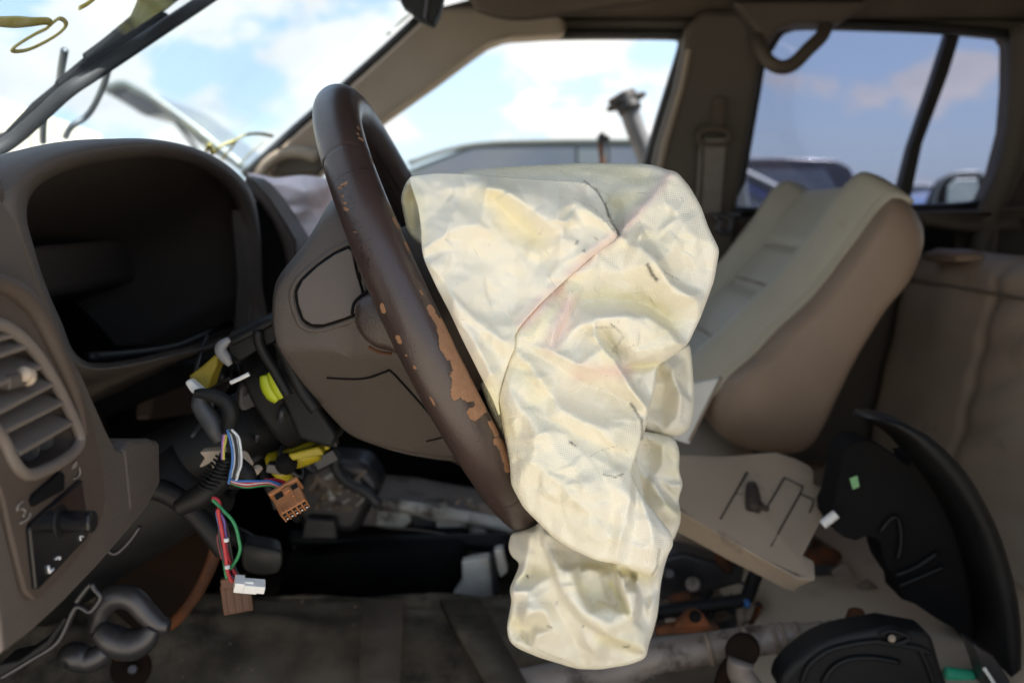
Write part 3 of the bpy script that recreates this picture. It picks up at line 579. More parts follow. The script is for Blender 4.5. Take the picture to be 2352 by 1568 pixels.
tube('spoke', [low[0], low[0].lerp(low[1], .5), low[1]], [.020, .017, .026], M['leather2'], wh, 20, 4)
# hub shell behind the wheel
hubo = [(757, 458), (735, 498), (700, 556), (662, 604), (641, 640), (635, 690), (638, 745), (655, 800), (690, 880), (732, 955), (770, 1015), (800, 1044), (850, 1066), (920, 1088), (1000, 1104), (1075, 1108), (1108, 1090), (1085, 1010), (1030, 900), (975, 790), (925, 680), (880, 585), (840, 500), (800, 450)]
Yh = .745
hs_ = pillow('hub_shell', [tuple(P(x, y, Yh)) for x, y in hubo], (0, .21, 0), M['dash'], wh, prof=((-.245, .03), (-.245, .25), (-.245, .45), (-.245, .62), (-.245, .76), (-.245, .855), (-.24, .875), (-.225, .90), (-.20, .925), (-.16, .953), (-.10, .978), (-.03, .995), (0, 1), (.7, 1), (.9, .95), (1, .85)), k=2)
hc = sum((P(x, y, Yh) for x, y in hubo), Vector())/len(hubo); YF = Yh+.21*-.245
lid1 = [(679, 700), (676, 672), (690, 645), (725, 612), (765, 584), (798, 570), (806, 578), (816, 620), (830, 665), (838, 706), (830, 716), (790, 732), (740, 748), (712, 748), (692, 736)]
lc0 = (750, 670)
def gap(name, lp, Y, r, m): return tube(name, [P(x, y, Y) for x, y in lp], r, m, wh, 6, 2, closed=True)
slab('access_lid', [(lc0[0]+(x-lc0[0])*.985, lc0[1]+(y-lc0[1])*.985) for x, y in lid1], YF-.0042, .006, M['lid'], wh, .0012)
gap('lid_gap', lid1, YF-.0012, .0012, M['void'])
lc = (sum(p[0] for p in lid1)/len(lid1), sum(p[1] for p in lid1)/len(lid1))
gap('lid_surround', [(lc[0]+(x-lc[0])*1.13, lc[1]+(y-lc[1])*1.13) for x, y in lid1], YF+.0012, .0026, M['dash'])
lb = [(672, 700), (668, 668), (684, 636), (722, 602), (765, 574), (800, 560)]
lid2 = [(735, 882), (800, 884), (840, 878), (880, 862), (892, 862), (930, 915), (975, 985), (1010, 1045), (1000, 1054), (960, 1066)]
tube('lid_seam', [P(x, y, YF-.0004) for x, y in cr_spline(lid2, 4)], .0009, M['void'], wh, 6, 2)
tube('lid_seam', [P(x, y, YF-.0004) for x, y in ((928, 850), (960, 910), (990, 965), (1020, 1020))], .0012, M['void'], wh, 6, 2)
slab('lid_tab', [(818, 625), (826, 627), (830, 645), (822, 645)], YF-.002, .003, M['void'], wh, .0004)
slab('hub_notch', [(1070, 1068), (1098, 1052), (1102, 1060), (1076, 1076)], .70, .02, M['void'], wh, .001)
def hubwarp(o, lim=0.0):
    zb = P(800, 800, YF).z; zt = P(800, 640, YF).z
    for v_ in o.data.vertices:
        d = max(0, zb-v_.co.z); e = max(0, v_.co.z-zt); k_ = max(0, min(1, (.80-v_.co.y)/.08)); v_.co.y += k_*(.85*d+.30*e+.12*max(0, -.10-v_.co.x))
for o_ in list(bpy.data.objects):
    if o_.parent == wh and o_.name.split('.')[0] in ('hub_shell', 'access_lid', 'lid_gap', 'lid_surround', 'lid_seam', 'lid_tab', 'hub_notch'): hubwarp(o_)
# airbag module housing on the driver side of the hub
cyl('airbag_module', SWC-SN*.02, SWC+SN*.03, .075, M['dashdark'], wh, 36, bevel=.01)
# ---------------------------------------------------------------- column behind it
sc_ = thing('steering_column', 'bare black steering column and switch carrier behind the wheel', 'steering column', (-.25, .82, H-.2))
ca = SWC-SN*.06; cb = SWC-SN*.62
cyl('column_tube', SWC-SN*.15-SU*.02, SWC-SN*.60-SU*.02, .030, M['black'], sc_, 28)
cyl('switch_carrier', SWC-SN*.09, SWC-SN*.16, .058, M['black'], sc_, 36, bevel=.006)
z9 = conv(500, 900, 3.484)
def q9(pts, Y, th, nm, m, par=sc_, bev=.002): return prism(nm, [P(*z9(x, y), Y) for x, y in pts], (0, th, 0), m, par, bev)
q9([(600, 250), (880, 150), (1090, 80), (1110, 200), (1120, 330), (900, 430), (700, 560), (600, 480), (560, 350)], .74, .10, 'stalk_socket', M['black'])
tube('socket_rib', [P(*z9(x, y), .737) for x, y in ((620, 355), (750, 290), (900, 215), (1060, 130))], .003, M['black'], sc_, 8, 4)
tube('socket_rib', [P(*z9(x, y), .735) for x, y in ((890, 240), (900, 350), (950, 470), (1030, 600), (1120, 760), (1200, 900))], .004, M['black'], sc_, 8, 4)
tube('socket_rib', [P(*z9(x, y), .735) for x, y in ((1100, 340), (1180, 500), (1260, 680), (1340, 850), (1480, 1050))], .005, M['black'], sc_, 8, 4)
q9([(1040, 400), (1160, 380), (1500, 1000), (1700, 1300), (1650, 1450), (1300, 1350), (1100, 900)], .76, .12, 'carrier_plate', M['black'], bev=.01)
tube('clock_spring', [P(*z9(x, y), .745) for x, y in ((960, 690), (990, 790), (1040, 880), (1100, 945))], [.004, .006, .006, .004], M['lime'], sc_, 10, 4)
tube('clock_spring', [P(*z9(x, y), .742) for x, y in ((1030, 650), (1070, 730), (1110, 830), (1150, 920))], [.004, .006, .006, .004], M['lime'], sc_, 10, 4)
tube('tie_clip', [P(*z9(x, y), .72) for x, y in ((600, 325), (530, 380), (510, 440), (560, 520), (610, 590))], [.002, .004, .0045, .004, .002], M['grip'], sc_, 10, 4)
q9([(490, 462), (430, 500), (330, 590), (250, 650), (168, 710), (200, 742), (340, 862), (392, 820), (425, 700), (475, 590)], .728, .022, 'plug_body', M['ochre'], bev=.006)
q9([(135, 770), (190, 730), (330, 850), (290, 890), (210, 885)], .72, .016, 'plug_collar', M['whiteconn'])
q9([(660, 760), (800, 690), (900, 700), (930, 900), (1000, 1100), (760, 1200), (640, 1000)], .80, .10, 'lock_housing', M['steel'], bev=.012)
q9([(660, 1200), (1100, 1080), (1150, 1400), (1000, 1568), (760, 1568)], .84, .06, 'bracket_plate', M['steel'], bev=.01)
tube('spring_wire', [P(*z9(x, y), .72) for x, y in ((610, 770), (700, 730), (800, 680))], .0016, M['whiteconn'], sc_, 8, 4)
tube('column_shroud', [(-.43, .86, H-.335), (-.34, .83, H-.27), (-.26, .82, H-.22)], .040, M['black'], sc_, 20, 3)
q9([(1190, 1500), (1500, 1420), (1540, 1450), (1560, 1500), (1560, 1500), (1240, 1570)], .78, .012, 'yellow_plug', M['yellow'], bev=.002)

# loose cables round the column
rc = random.Random(4)
for k in range(22):
    x0, y0 = rc.uniform(470, 720), rc.uniform(760, 1000); pts = []
    for q in range(5): pts.append(P(x0+q*rc.uniform(-20, 28)+rc.uniform(-20, 20), y0+q*rc.uniform(18, 60), rc.uniform(.76, .92)))
    tube('loose_cable', pts, rc.choice([.0016, .002, .003, .004]), M[rc.choice(['black', 'black', 'sleeve', 'void'])], sc_, 7, 5)
for k in range(14):
    x0, y0 = rc.uniform(560, 760), rc.uniform(780, 1120); c = P(x0, y0, rc.uniform(.78, .84)); a_ = rc.uniform(0, 3)
    box('column_fitting', c, rc.uniform(.006, .02), .012, rc.uniform(.004, .014), M[rc.choice(['black', 'sleeve', 'steel'])], sc_, .001, ((math.cos(a_), 0, math.sin(a_)), (0, 1, 0), (-math.sin(a_), 0, math.cos(a_))))
# ================================================================ driver airbag : traced folds, each sheet a closed cloth pocket
z7 = conv(1100, 450, 1.845); z8 = conv(1400, 1200, 1.96)
def a7(*p): return [(*z7(x, y), h) for x, y, h in p]
def a8(*p): return [(*z8(x, y), h) for x, y, h in p]
def interp_builder(lines):
    vs, hs, es = [], [], []
    for ln, closed in lines:
        s = len(vs); vs += [Vector(p[:2]) for p in ln]; hs += [p[2] for p in ln]
        es += [(s+i, s+i+1) for i in range(len(ln)-1)]+([(s+len(ln)-1, s)] if closed else [])
    r = delaunay_2d_cdt(vs, es, [], 0, 1e-3); V2 = np.array([tuple(p) for p in r[0]]); T = np.array(r[2]); orig = r[3]
    hh = np.zeros(len(V2)); known = np.zeros(len(V2), bool)
    for i, o in enumerate(orig):
        if len(o): hh[i] = np.mean([hs[k] for k in o]); known[i] = True
    K = V2[known]; HK = hh[known]
    for i in np.where(~known)[0]:
        d = np.hypot(*(K-V2[i]).T)+1e-3; j = np.argsort(d)[:4]; hh[i] = (HK[j]/d[j]).sum()/(1/d[j]).sum()
    def lin_(q):
        o = np.full(len(q), np.nan)
        for t in T:
            a, b, c = V2[t]; m = (b[0]-a[0])*(c[1]-a[1])-(c[0]-a[0])*(b[1]-a[1])
            if abs(m) < 1e-9: continue
            u = ((q[:, 0]-a[0])*(c[1]-a[1])-(c[0]-a[0])*(q[:, 1]-a[1]))/m; w_ = ((b[0]-a[0])*(q[:, 1]-a[1])-(q[:, 0]-a[0])*(b[1]-a[1]))/m
            k = (u >= -1e-4) & (w_ >= -1e-4) & (u+w_ <= 1.0001); o[k] = hh[t[0]]*(1-u[k]-w_[k])+hh[t[1]]*u[k]+hh[t[2]]*w_[k]
        bad = np.isnan(o)
        if bad.any():
            for i in np.where(bad)[0]: o[i] = HK[np.argmin(np.hypot(*(K-q[i]).T))]
        return o
    return lin_
def dens(ln, step, closed):
    o = []; n = len(ln)
    for i in range(n if closed else n-1):
        a, b = np.array(ln[i]), np.array(ln[(i+1) % n]); k = max(1, int(math.hypot(*(b-a)[:2])/step))
        o += [a+(b-a)*j/k for j in range(k)]
    if not closed: o.append(np.array(ln[-1]))
    return o
def sheet(name, outl, feats, y0, m, parent, step=4.0, smooth=5, crump=60, camp=.05, thick=10, roll=12, rollw=10, seed=1, ang=0., pitch=6.0, spline=True, hs=1.0, facet=2.35, label=None):
    rg = np.random.default_rng(seed)
    outl = [tuple(p) for p in outl]
    if spline:   # keep corners, round the long runs a little
        oo = dens(outl, 8, True); oo = np.array(oo)
        for _ in range(2): oo = .5*oo+.25*(np.roll(oo, 1, 0)+np.roll(oo, -1, 0))
        outl2 = [tuple(p) for p in oo]
    else: outl2 = outl
    f = interp_builder([(outl2, True)]+[(ln, False) for ln in feats])
    o2 = np.array(dens(outl2, step, True))[:, :2]
    x0, x1, yy0, yy1 = o2[:, 0].min(), o2[:, 0].max(), o2[:, 1].min(), o2[:, 1].max()
    G = []; r = 0; y = yy0
    while y < yy1:
        G += [(x+(step/2 if r % 2 else 0), y) for x in np.arange(x0, x1, step)]; y += step*.866; r += 1
    G = np.array(G)
    # keep points inside and not hugging the outline
    ins = np.zeros(len(G), bool); a = o2; b = np.roll(o2, -1, 0)
    for p, q in zip(a, b):
        if p[1] == q[1]: continue
        k = ((p[1] > G[:, 1]) != (q[1] > G[:, 1])) & (G[:, 0] < (q[0]-p[0])*(G[:, 1]-p[1])/(q[1]-p[1])+p[0]); ins ^= k
    G = G[ins]; de = segdist(G, list(o2)+[o2[0]]); G = G[de > step*.45]
    pts = [Vector(p) for p in o2]+[Vector(p) for p in G]; nb = len(o2)
    rr = delaunay_2d_cdt(pts, [(i, (i+1) % nb) for i in range(nb)], [], 1, 1e-4)
    V2 = np.array([tuple(p) for p in rr[0]]); T = [t for t in rr[2]]
    cen = np.array([V2[list(t)].mean(0) for t in T]); k = np.zeros(len(cen), bool)
    for p, q in zip(a, b):
        if p[1] == q[1]: continue
        kk = ((p[1] > cen[:, 1]) != (q[1] > cen[:, 1])) & (cen[:, 0] < (q[0]-p[0])*(cen[:, 1]-p[1])/(q[1]-p[1])+p[0]); k ^= kk
    T = np.array([list(t) for t, kk in zip(T, k) if kk])
    h = f(V2)*hs
    # smoothing on the mesh
    E = np.vstack([T[:, [0, 1]], T[:, [1, 2]], T[:, [2, 0]]]); E = np.unique(np.sort(E, 1), axis=0)
    deg = np.bincount(E.ravel(), minlength=len(V2)).astype(float); deg[deg == 0] = 1
    def sm(z, n, lam=.6):
        for _ in range(n):
            s = np.bincount(E[:, 0], z[E[:, 1]], len(V2))+np.bincount(E[:, 1], z[E[:, 0]], len(V2)); z = z*(1-lam)+lam*s/deg
        return z
    h = .75*sm(h, 2)+.25*sm(h, 10)
    # flat facets with hard edges, as packed nylon keeps them
    de0 = segdist(V2, list(o2)+[o2[0]]); fc_shade = np.zeros(len(V2)); W_, H_ = x1-x0, yy1-yy0
    for cell, amp in ((50, facet), (23, facet*.4)):
        if not facet: break
        npt = int(W_*H_/cell**2)+8; q = np.column_stack([rg.uniform(x0-30, x1+30, npt), rg.uniform(yy0-30, yy1+30, npt)]); cor = np.array([[x0-60, yy0-60], [x1+60, yy0-60], [x1+60, yy1+60], [x0-60, yy1+60]]); q = np.vstack([q, cor])
        qr = delaunay_2d_cdt([Vector(p) for p in q], [], [], 0, 1e-3); Q = np.array([tuple(p) for p in qr[0]]); hq = rg.normal(size=len(Q))*amp; zz = np.zeros(len(V2))
        for t_ in qr[2]:
            A_, B_, C_ = Q[list(t_)]; m_ = (B_[0]-A_[0])*(C_[1]-A_[1])-(C_[0]-A_[0])*(B_[1]-A_[1])
            if abs(m_) < 1e-9: continue
            u_ = ((V2[:, 0]-A_[0])*(C_[1]-A_[1])-(C_[0]-A_[0])*(V2[:, 1]-A_[1]))/m_; w2 = ((B_[0]-A_[0])*(V2[:, 1]-A_[1])-(V2[:, 0]-A_[0])*(B_[1]-A_[1]))/m_
            k_ = (u_ >= -1e-6) & (w2 >= -1e-6) & (u_+w2 <= 1+1e-6); zz[k_] = hq[t_[0]]*(1-u_[k_]-w2[k_])+hq[t_[1]]*u_[k_]+hq[t_[2]]*w2[k_]
            if rg.random() < .17:
                e0, e1_ = Q[t_[0]], Q[t_[1]]
                if np.hypot(*(e1_-e0)) < 2.2*cell:
                    L_ = rg.uniform(.4, 1); fc_shade = np.maximum(fc_shade, rg.uniform(.3, .8)*np.exp(-(segdist(V2, [e0, e0+(e1_-e0)*L_])/1.5)**2))  # crease shade painted as thin dark lines on some facet edges
        h = h+sm(zz, 1, .3)*np.clip(de0/22, .1, 1)
    # creases left by the packing and by handling
    cr_ = np.zeros(len(V2)); crease_shade = np.zeros(len(V2))
    for _ in range(crump):
        c = V2[rg.integers(len(V2))]; th = rg.uniform(0, math.pi); nx, ny = math.cos(th), math.sin(th); ss = rg.choice([1, .45])*rg.uniform(18, 75); el = rg.uniform(.35, 1)
        d = (V2-c)@np.array([nx, ny]); e = (V2-c)@np.array([-ny, nx]); g = np.exp(-(d/(ss*el))**2-(e/ss)**2)
        s = rg.choice([-1, 1])*camp*rg.uniform(.4, 1.9); cr_ += s*np.sqrt(d*d+2)*g; 
        crease_shade = np.maximum(crease_shade, np.exp(-(d/1.6)**2)*g*(rg.random() < .22))  # some crease lines get painted shade too
    for _ in range(crump//2):   # soft ripples
        c = V2[rg.integers(len(V2))]; th = rg.uniform(0, math.pi); nx, ny = math.cos(th), math.sin(th); ss = rg.uniform(30, 90); wl = rg.uniform(14, 34)
        d = (V2-c)@np.array([nx, ny]); e = (V2-c)@np.array([-ny, nx]); cr_ += camp*1.2*rg.uniform(.2, 1)*np.cos(d/wl*2*math.pi*.5)*np.exp(-(d/(wl*1.3))**2-(e/ss)**2)
    h = h+cr_
    de = segdist(V2, list(o2)+[o2[0]]); q = np.clip(de/rollw, 0, 1); h = h-roll*.5*(1-np.sqrt(1-(1-q)**2))
    n = len(V2); front = [P(V2[i, 0], V2[i, 1], y0-h[i]*.001) for i in range(n)]
    bnd = de < step*.3
    backi = {}; v = list(front)
    hb = sm(h, 40)
    for i in range(n):
        if bnd[i]: backi[i] = i
        else:
            backi[i] = len(v); q_ = min(1, de[i]/rollw); v.append(P(V2[i, 0], V2[i, 1], y0-min(h[i], hb[i])*.001+.001*thick*math.sqrt(1-(1-q_)**2)))
    F_ = T.tolist()+[[backi[t[2]], backi[t[1]], backi[t[0]]] for t in T.tolist()]
    me = bpy.data.meshes.new(name); me.from_pydata([tuple(x) for x in v], [], F_); me.update()
    bm = bmesh.new(); bm.from_mesh(me); bmesh.ops.recalc_face_normals(bm, faces=bm.faces); bm.to_mesh(me); bm.free()
    me.polygons.foreach_set('use_smooth', [True]*len(me.polygons))
    o = link(name, me, m, parent)
    PV = proj(np.array([tuple(x) for x in v])); nv = len(v)
    li = np.zeros(len(me.loops), int); me.loops.foreach_get('vertex_index', li)
    ca_, sa_ = math.cos(ang), math.sin(ang); X = PV[:, 0]/pitch; Y = PV[:, 1]/pitch
    UU = np.stack([X*ca_-Y*sa_, X*sa_+Y*ca_], -1); ul = me.uv_layers.new(name='UVMap'); ul.data.foreach_set('uv', UU[li].reshape(-1).astype(np.float32))
    pink = np.zeros(nv); shade_yel = np.zeros(nv); soot_crease = np.zeros(nv)
    for poly, w_ in PINK: pink = np.maximum(pink, np.clip(1-segdist(PV, poly)/w_, 0, 1))
    for poly, w_, s in SHADE_YEL: shade_yel = np.maximum(shade_yel, .7*s*np.exp(-(segdist(PV, poly)/w_)**2))
    for poly, w_, s in SOOT_CREASE: s = s*(.62 if w_ < 3 else 1); d_ = segdist(PV, poly); soot_crease = np.maximum(soot_crease, np.maximum(s*np.exp(-(d_/(w_*.85))**2), .42*s*np.exp(-(d_/(w_*2.2+5))**2)))
    soot_crease[:n] = np.maximum(soot_crease[:n], np.maximum(crease_shade*.5, fc_shade*.55))
    for nm, arr in (('pink', pink), ('yellow', shade_yel), ('soot_crease', soot_crease)):
        at = me.attributes.new(nm, 'FLOAT', 'POINT'); at.data.foreach_set('value', arr.astype(np.float32))
    if label: o['label'] = label
    return o
g7 = lambda *p: [z7(x, y) for x, y in p]
g8 = lambda *p: [z8(x, y) for x, y in p]
PINK = [(g7((1590, 110), (1500, 230), (1420, 320), (1320, 430), (1190, 525), (1050, 650)), 20), (g7((1000, 720), (900, 810), (800, 920)), 26), (g7((1050, 800), (1000, 920), (950, 1040)), 30), (g7((1100, 1180), (1350, 1180)), 30)]
SHADE_YEL = [(g7((700, 90), (1000, 80), (1300, 90), (1450, 130)), 22, .5), (g7((1400, 240), (1300, 260)), 20, .6), (g7((180, 250), (190, 430)), 30, 1.), (g7((650, 240), (800, 400), (880, 500)), 26, .5), (g7((1150, 770), (1300, 760), (1480, 820), (1600, 920)), 24, .6), (g7((830, 950), (1020, 800), (1080, 700)), 24, .6), (g7((780, 1160), (880, 1300)), 26, .45), (g7((1380, 1150), (1520, 1140)), 10, .9), (g7((1190, 980), (1260, 1080)), 20, .4), (g8((620, 890), (760, 900), (980, 960)), 14, .9), (g8((760, 990), (860, 1160)), 8, .9), (g8((560, 1000), (700, 1100)), 20, .5), (g8((900, 1370), (700, 1310)), 14, .6), (g8((240, 960), (420, 920)), 16, .5), (g8((200, 1200), (240, 1260)), 14, .6), (g8((1060, 200), (1150, 330)), 20, .4), (g8((1080, 540), (1150, 590)), 14, .6), (g7((600, 1290), (700, 1500)), 24, 1.)]  # yellow glow of shaded folds, painted into the cloth colour
SOOT_CREASE = [(g7((1240, 270), (1270, 360), (1318, 440)), 5, .9), (g7((1060, 240), (1180, 290), (1260, 390), (1310, 440)), 2.5, .8), (g7((1130, 150), (1200, 200), (1230, 260)), 3, .8), (g7((1090, 475), (1085, 490)), 5, .8), (g7((1125, 522), (1130, 526)), 4, .9), (g7((1185, 455), (1200, 465)), 6, .6), (g7((1470, 600), (1500, 660), (1520, 680)), 6, 1.), (g7((1420, 350), (1440, 410), (1360, 480)), 2, .6), (g7((1560, 640), (1640, 680)), 3, .6), (g7((1610, 280), (1660, 310), (1760, 315)), 2, .5), (g7((1190, 940), (1300, 940), (1340, 990), (1280, 1070)), 8, .45), (g7((1290, 1050), (1330, 1110)), 12, .5), (g7((1270, 920), (1300, 940)), 3, .8), (g7((640, 990), (680, 1040)), 2, .6), (g7((1380, 1350), (1440, 1440), (1440, 1540)), 6, .75), (g7((1340, 1165), (1400, 1185)), 5, .4), (g7((590, 200), (570, 375)), 1.6, .7), (g7((1470, 800), (1620, 760)), 2.5, .5), (g8((530, 185), (560, 205)), 4, 1.), (g8((640, 270), (700, 235), (800, 205)), 2.2, .9), (g8((720, 370), (790, 385), (830, 370)), 3, .8), (g8((1040, 800), (1030, 900), (1000, 950)), 7, .6), (g8((280, 950), (290, 960)), 3, 1.), (g8((400, 1240), (425, 1250)), 4, .7), (g8((600, 1245), (610, 1240)), 3, .8), (g8((720, 1280), (760, 1290)), 2.5, .8), (g8((840, 1360), (870, 1355)), 3, .9), (g8((240, 1290), (300, 1350), (400, 1400), (560, 1460)), 3, .5), (g8((790, 1040), (820, 1090), (790, 1130), (680, 1095)), 2.5, .8), (g8((470, 850), (620, 880)), 2.5, .6), (g8((270, 660), (360, 650)), 3, .7), (g8((190, 1050), (260, 1030)), 3, .4), (g7((190, 130), (320, 110), (600, 120), (900, 140)), 3, .35), (g7((880, 440), (960, 410)), 1.8, .5), (g7((830, 500), (860, 470)), 2, .4), (g7((1380, 190), (1340, 230)), 2, .5), (g7((1430, 170), (1440, 180)), 5, .4), (g7((1600, 200), (1700, 260)), 2, .3), (g7((1000, 1000), (1040, 1080), (1070, 1070)), 2, .6), (g7((940, 1060), (960, 1020), (1010, 880), (1050, 800)), 1.3, .5)]  # scuffs and soot, plus crease shade painted along some folds
def cloth_material():
    m = bpy.data.materials.new('airbag_nylon'); m.use_nodes = True; t = m.node_tree; b = t.nodes['Principled BSDF']; l = t.links.new
    def at(n): a = N('ShaderNodeAttribute', t); a.attribute_name = n; return a.outputs['Fac']
    def mth(op, a, b_=0.):
        x = N('ShaderNodeMath', t, operation=op)
        for i, q in enumerate((a, b_)):
            if isinstance(q, (int, float)): x.inputs[i].default_value = q
            else: l(q, x.inputs[i])
        return x.outputs[0]
    co = N('ShaderNodeTexCoord', t).outputs['Object']
    def noise(s, d=4, r=.5): n = N('ShaderNodeTexNoise', t); n.inputs['Scale'].default_value = s; n.inputs['Detail'].default_value = d; n.inputs['Roughness'].default_value = r; l(co, n.inputs[0]); return n.outputs[0]
    def mix(f, a, b_):
        x = N('ShaderNodeMixRGB', t); l(f, x.inputs[0]) if not isinstance(f, float) else None
        for i, q in ((1, a), (2, b_)):
            if isinstance(q, tuple): x.inputs[i].default_value = (*q, 1)
            else: l(q, x.inputs[i])
        return x.outputs[0]
    rp = N('ShaderNodeMapRange', t); rp.inputs[1].default_value = .38; rp.inputs[2].default_value = .62; l(noise(13, 4), rp.inputs[0])
    c = mix(rp.outputs[0], (.91, .855, .70), (.93, .89, .79))
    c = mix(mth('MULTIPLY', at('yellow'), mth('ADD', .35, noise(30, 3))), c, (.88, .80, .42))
    c = mix(mth('MULTIPLY', at('pink'), mth('MULTIPLY', noise(40, 4), 1.5)), c, (.84, .64, .60))
    sp = N('ShaderNodeSeparateXYZ', t); uv = N('ShaderNodeUVMap', t); l(uv.outputs[0], sp.inputs[0])
    wv = mth('MULTIPLY', mth('SINE', mth('MULTIPLY', sp.outputs[0], 2*math.pi)), mth('SINE', mth('MULTIPLY', sp.outputs[1], 2*math.pi)))
    c = mix(mth('MULTIPLY', mth('MAXIMUM', wv, 0.), .2), c, (.45, .40, .25))
    so_ = mth('MULTIPLY', at('soot_crease'), mth('ADD', .15, mth('MULTIPLY', noise(330, 6, .7), 1.5)))
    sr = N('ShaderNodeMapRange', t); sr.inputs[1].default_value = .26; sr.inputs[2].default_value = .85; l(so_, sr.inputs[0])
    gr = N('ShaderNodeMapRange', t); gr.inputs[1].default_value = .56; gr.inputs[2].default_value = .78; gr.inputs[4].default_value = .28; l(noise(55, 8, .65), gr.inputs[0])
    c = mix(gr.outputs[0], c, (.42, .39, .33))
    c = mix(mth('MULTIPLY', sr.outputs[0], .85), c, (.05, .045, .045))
    l(c, b.inputs['Base Color']); b.inputs['Roughness'].default_value = .95; b.inputs['Specular IOR Level'].default_value = .05; b.inputs['Sheen Weight'].default_value = .05
    hgt = mth('ADD', mth('MULTIPLY', wv, -.2), mth('MULTIPLY', noise(120, 4, .6), .35))
    bp = N('ShaderNodeBump', t); bp.inputs['Strength'].default_value = .55; bp.inputs['Distance'].default_value = .0011; l(hgt, bp.inputs['Height']); l(bp.outputs[0], b.inputs['Normal'])
    # light passing through the single cloth layer
    tl = N('ShaderNodeBsdfTranslucent', t); tl.inputs[0].default_value = (.75, .70, .40, 1); ms = N('ShaderNodeMixShader', t); ms.inputs[0].default_value = .10
    l(b.outputs[0], ms.inputs[1]); l(tl.outputs[0], ms.inputs[2]); l(ms.outputs[0], t.nodes['Material Output'].inputs[0])
    return m
M['nylon'] = cloth_material()
ab = thing('driver_airbag', 'deflated cream driver airbag hanging crumpled from the hub of the steering wheel', 'airbag', tuple(SWC+SN*.05))
AB = M['nylon']
Mout = a7((700, 1000, 0), (900, 760, -6), (1080, 560, -12), (960, 300, -34), (800, 200, -50), (600, 150, -62), (436, 112, -72), (480, 88, -76), (800, 66, -74), (1100, 51, -68), (1450, 55, -50), (1530, 68, -46), (1580, 92, -40), (1625, 92, -34), (1700, 180, -30), (1760, 285, -28), (1800, 400, -26), (1860, 520, -28), (1830, 690, -30), (1760, 880, -26), (1690, 1030, -18), (1640, 1070, -16), (1545, 1135, -16), (1525, 1142, -16), (1512, 1250, -14), (1492, 1340, -8), (1475, 1395, -2))+a8((975, 60, 0), (950, 150, 4), (903, 290, 8), (886, 350, 10), (892, 400, 12), (960, 520, 8), (1040, 620, 4), (1115, 710, 0), (1125, 780, 0), (1070, 860, 2), (1040, 930, 0), (1020, 968, -6), (960, 950, 0), (900, 925, 4), (800, 885, 8), (680, 865, 10), (540, 800, 10), (440, 740, 10), (350, 650, 9), (260, 560, 8), (190, 430, 7), (186, 330, 6), (172, 250, 4), (158, 180, 4))+a7((660, 1330, 5), (690, 1180, 5), (735, 1045, 6))
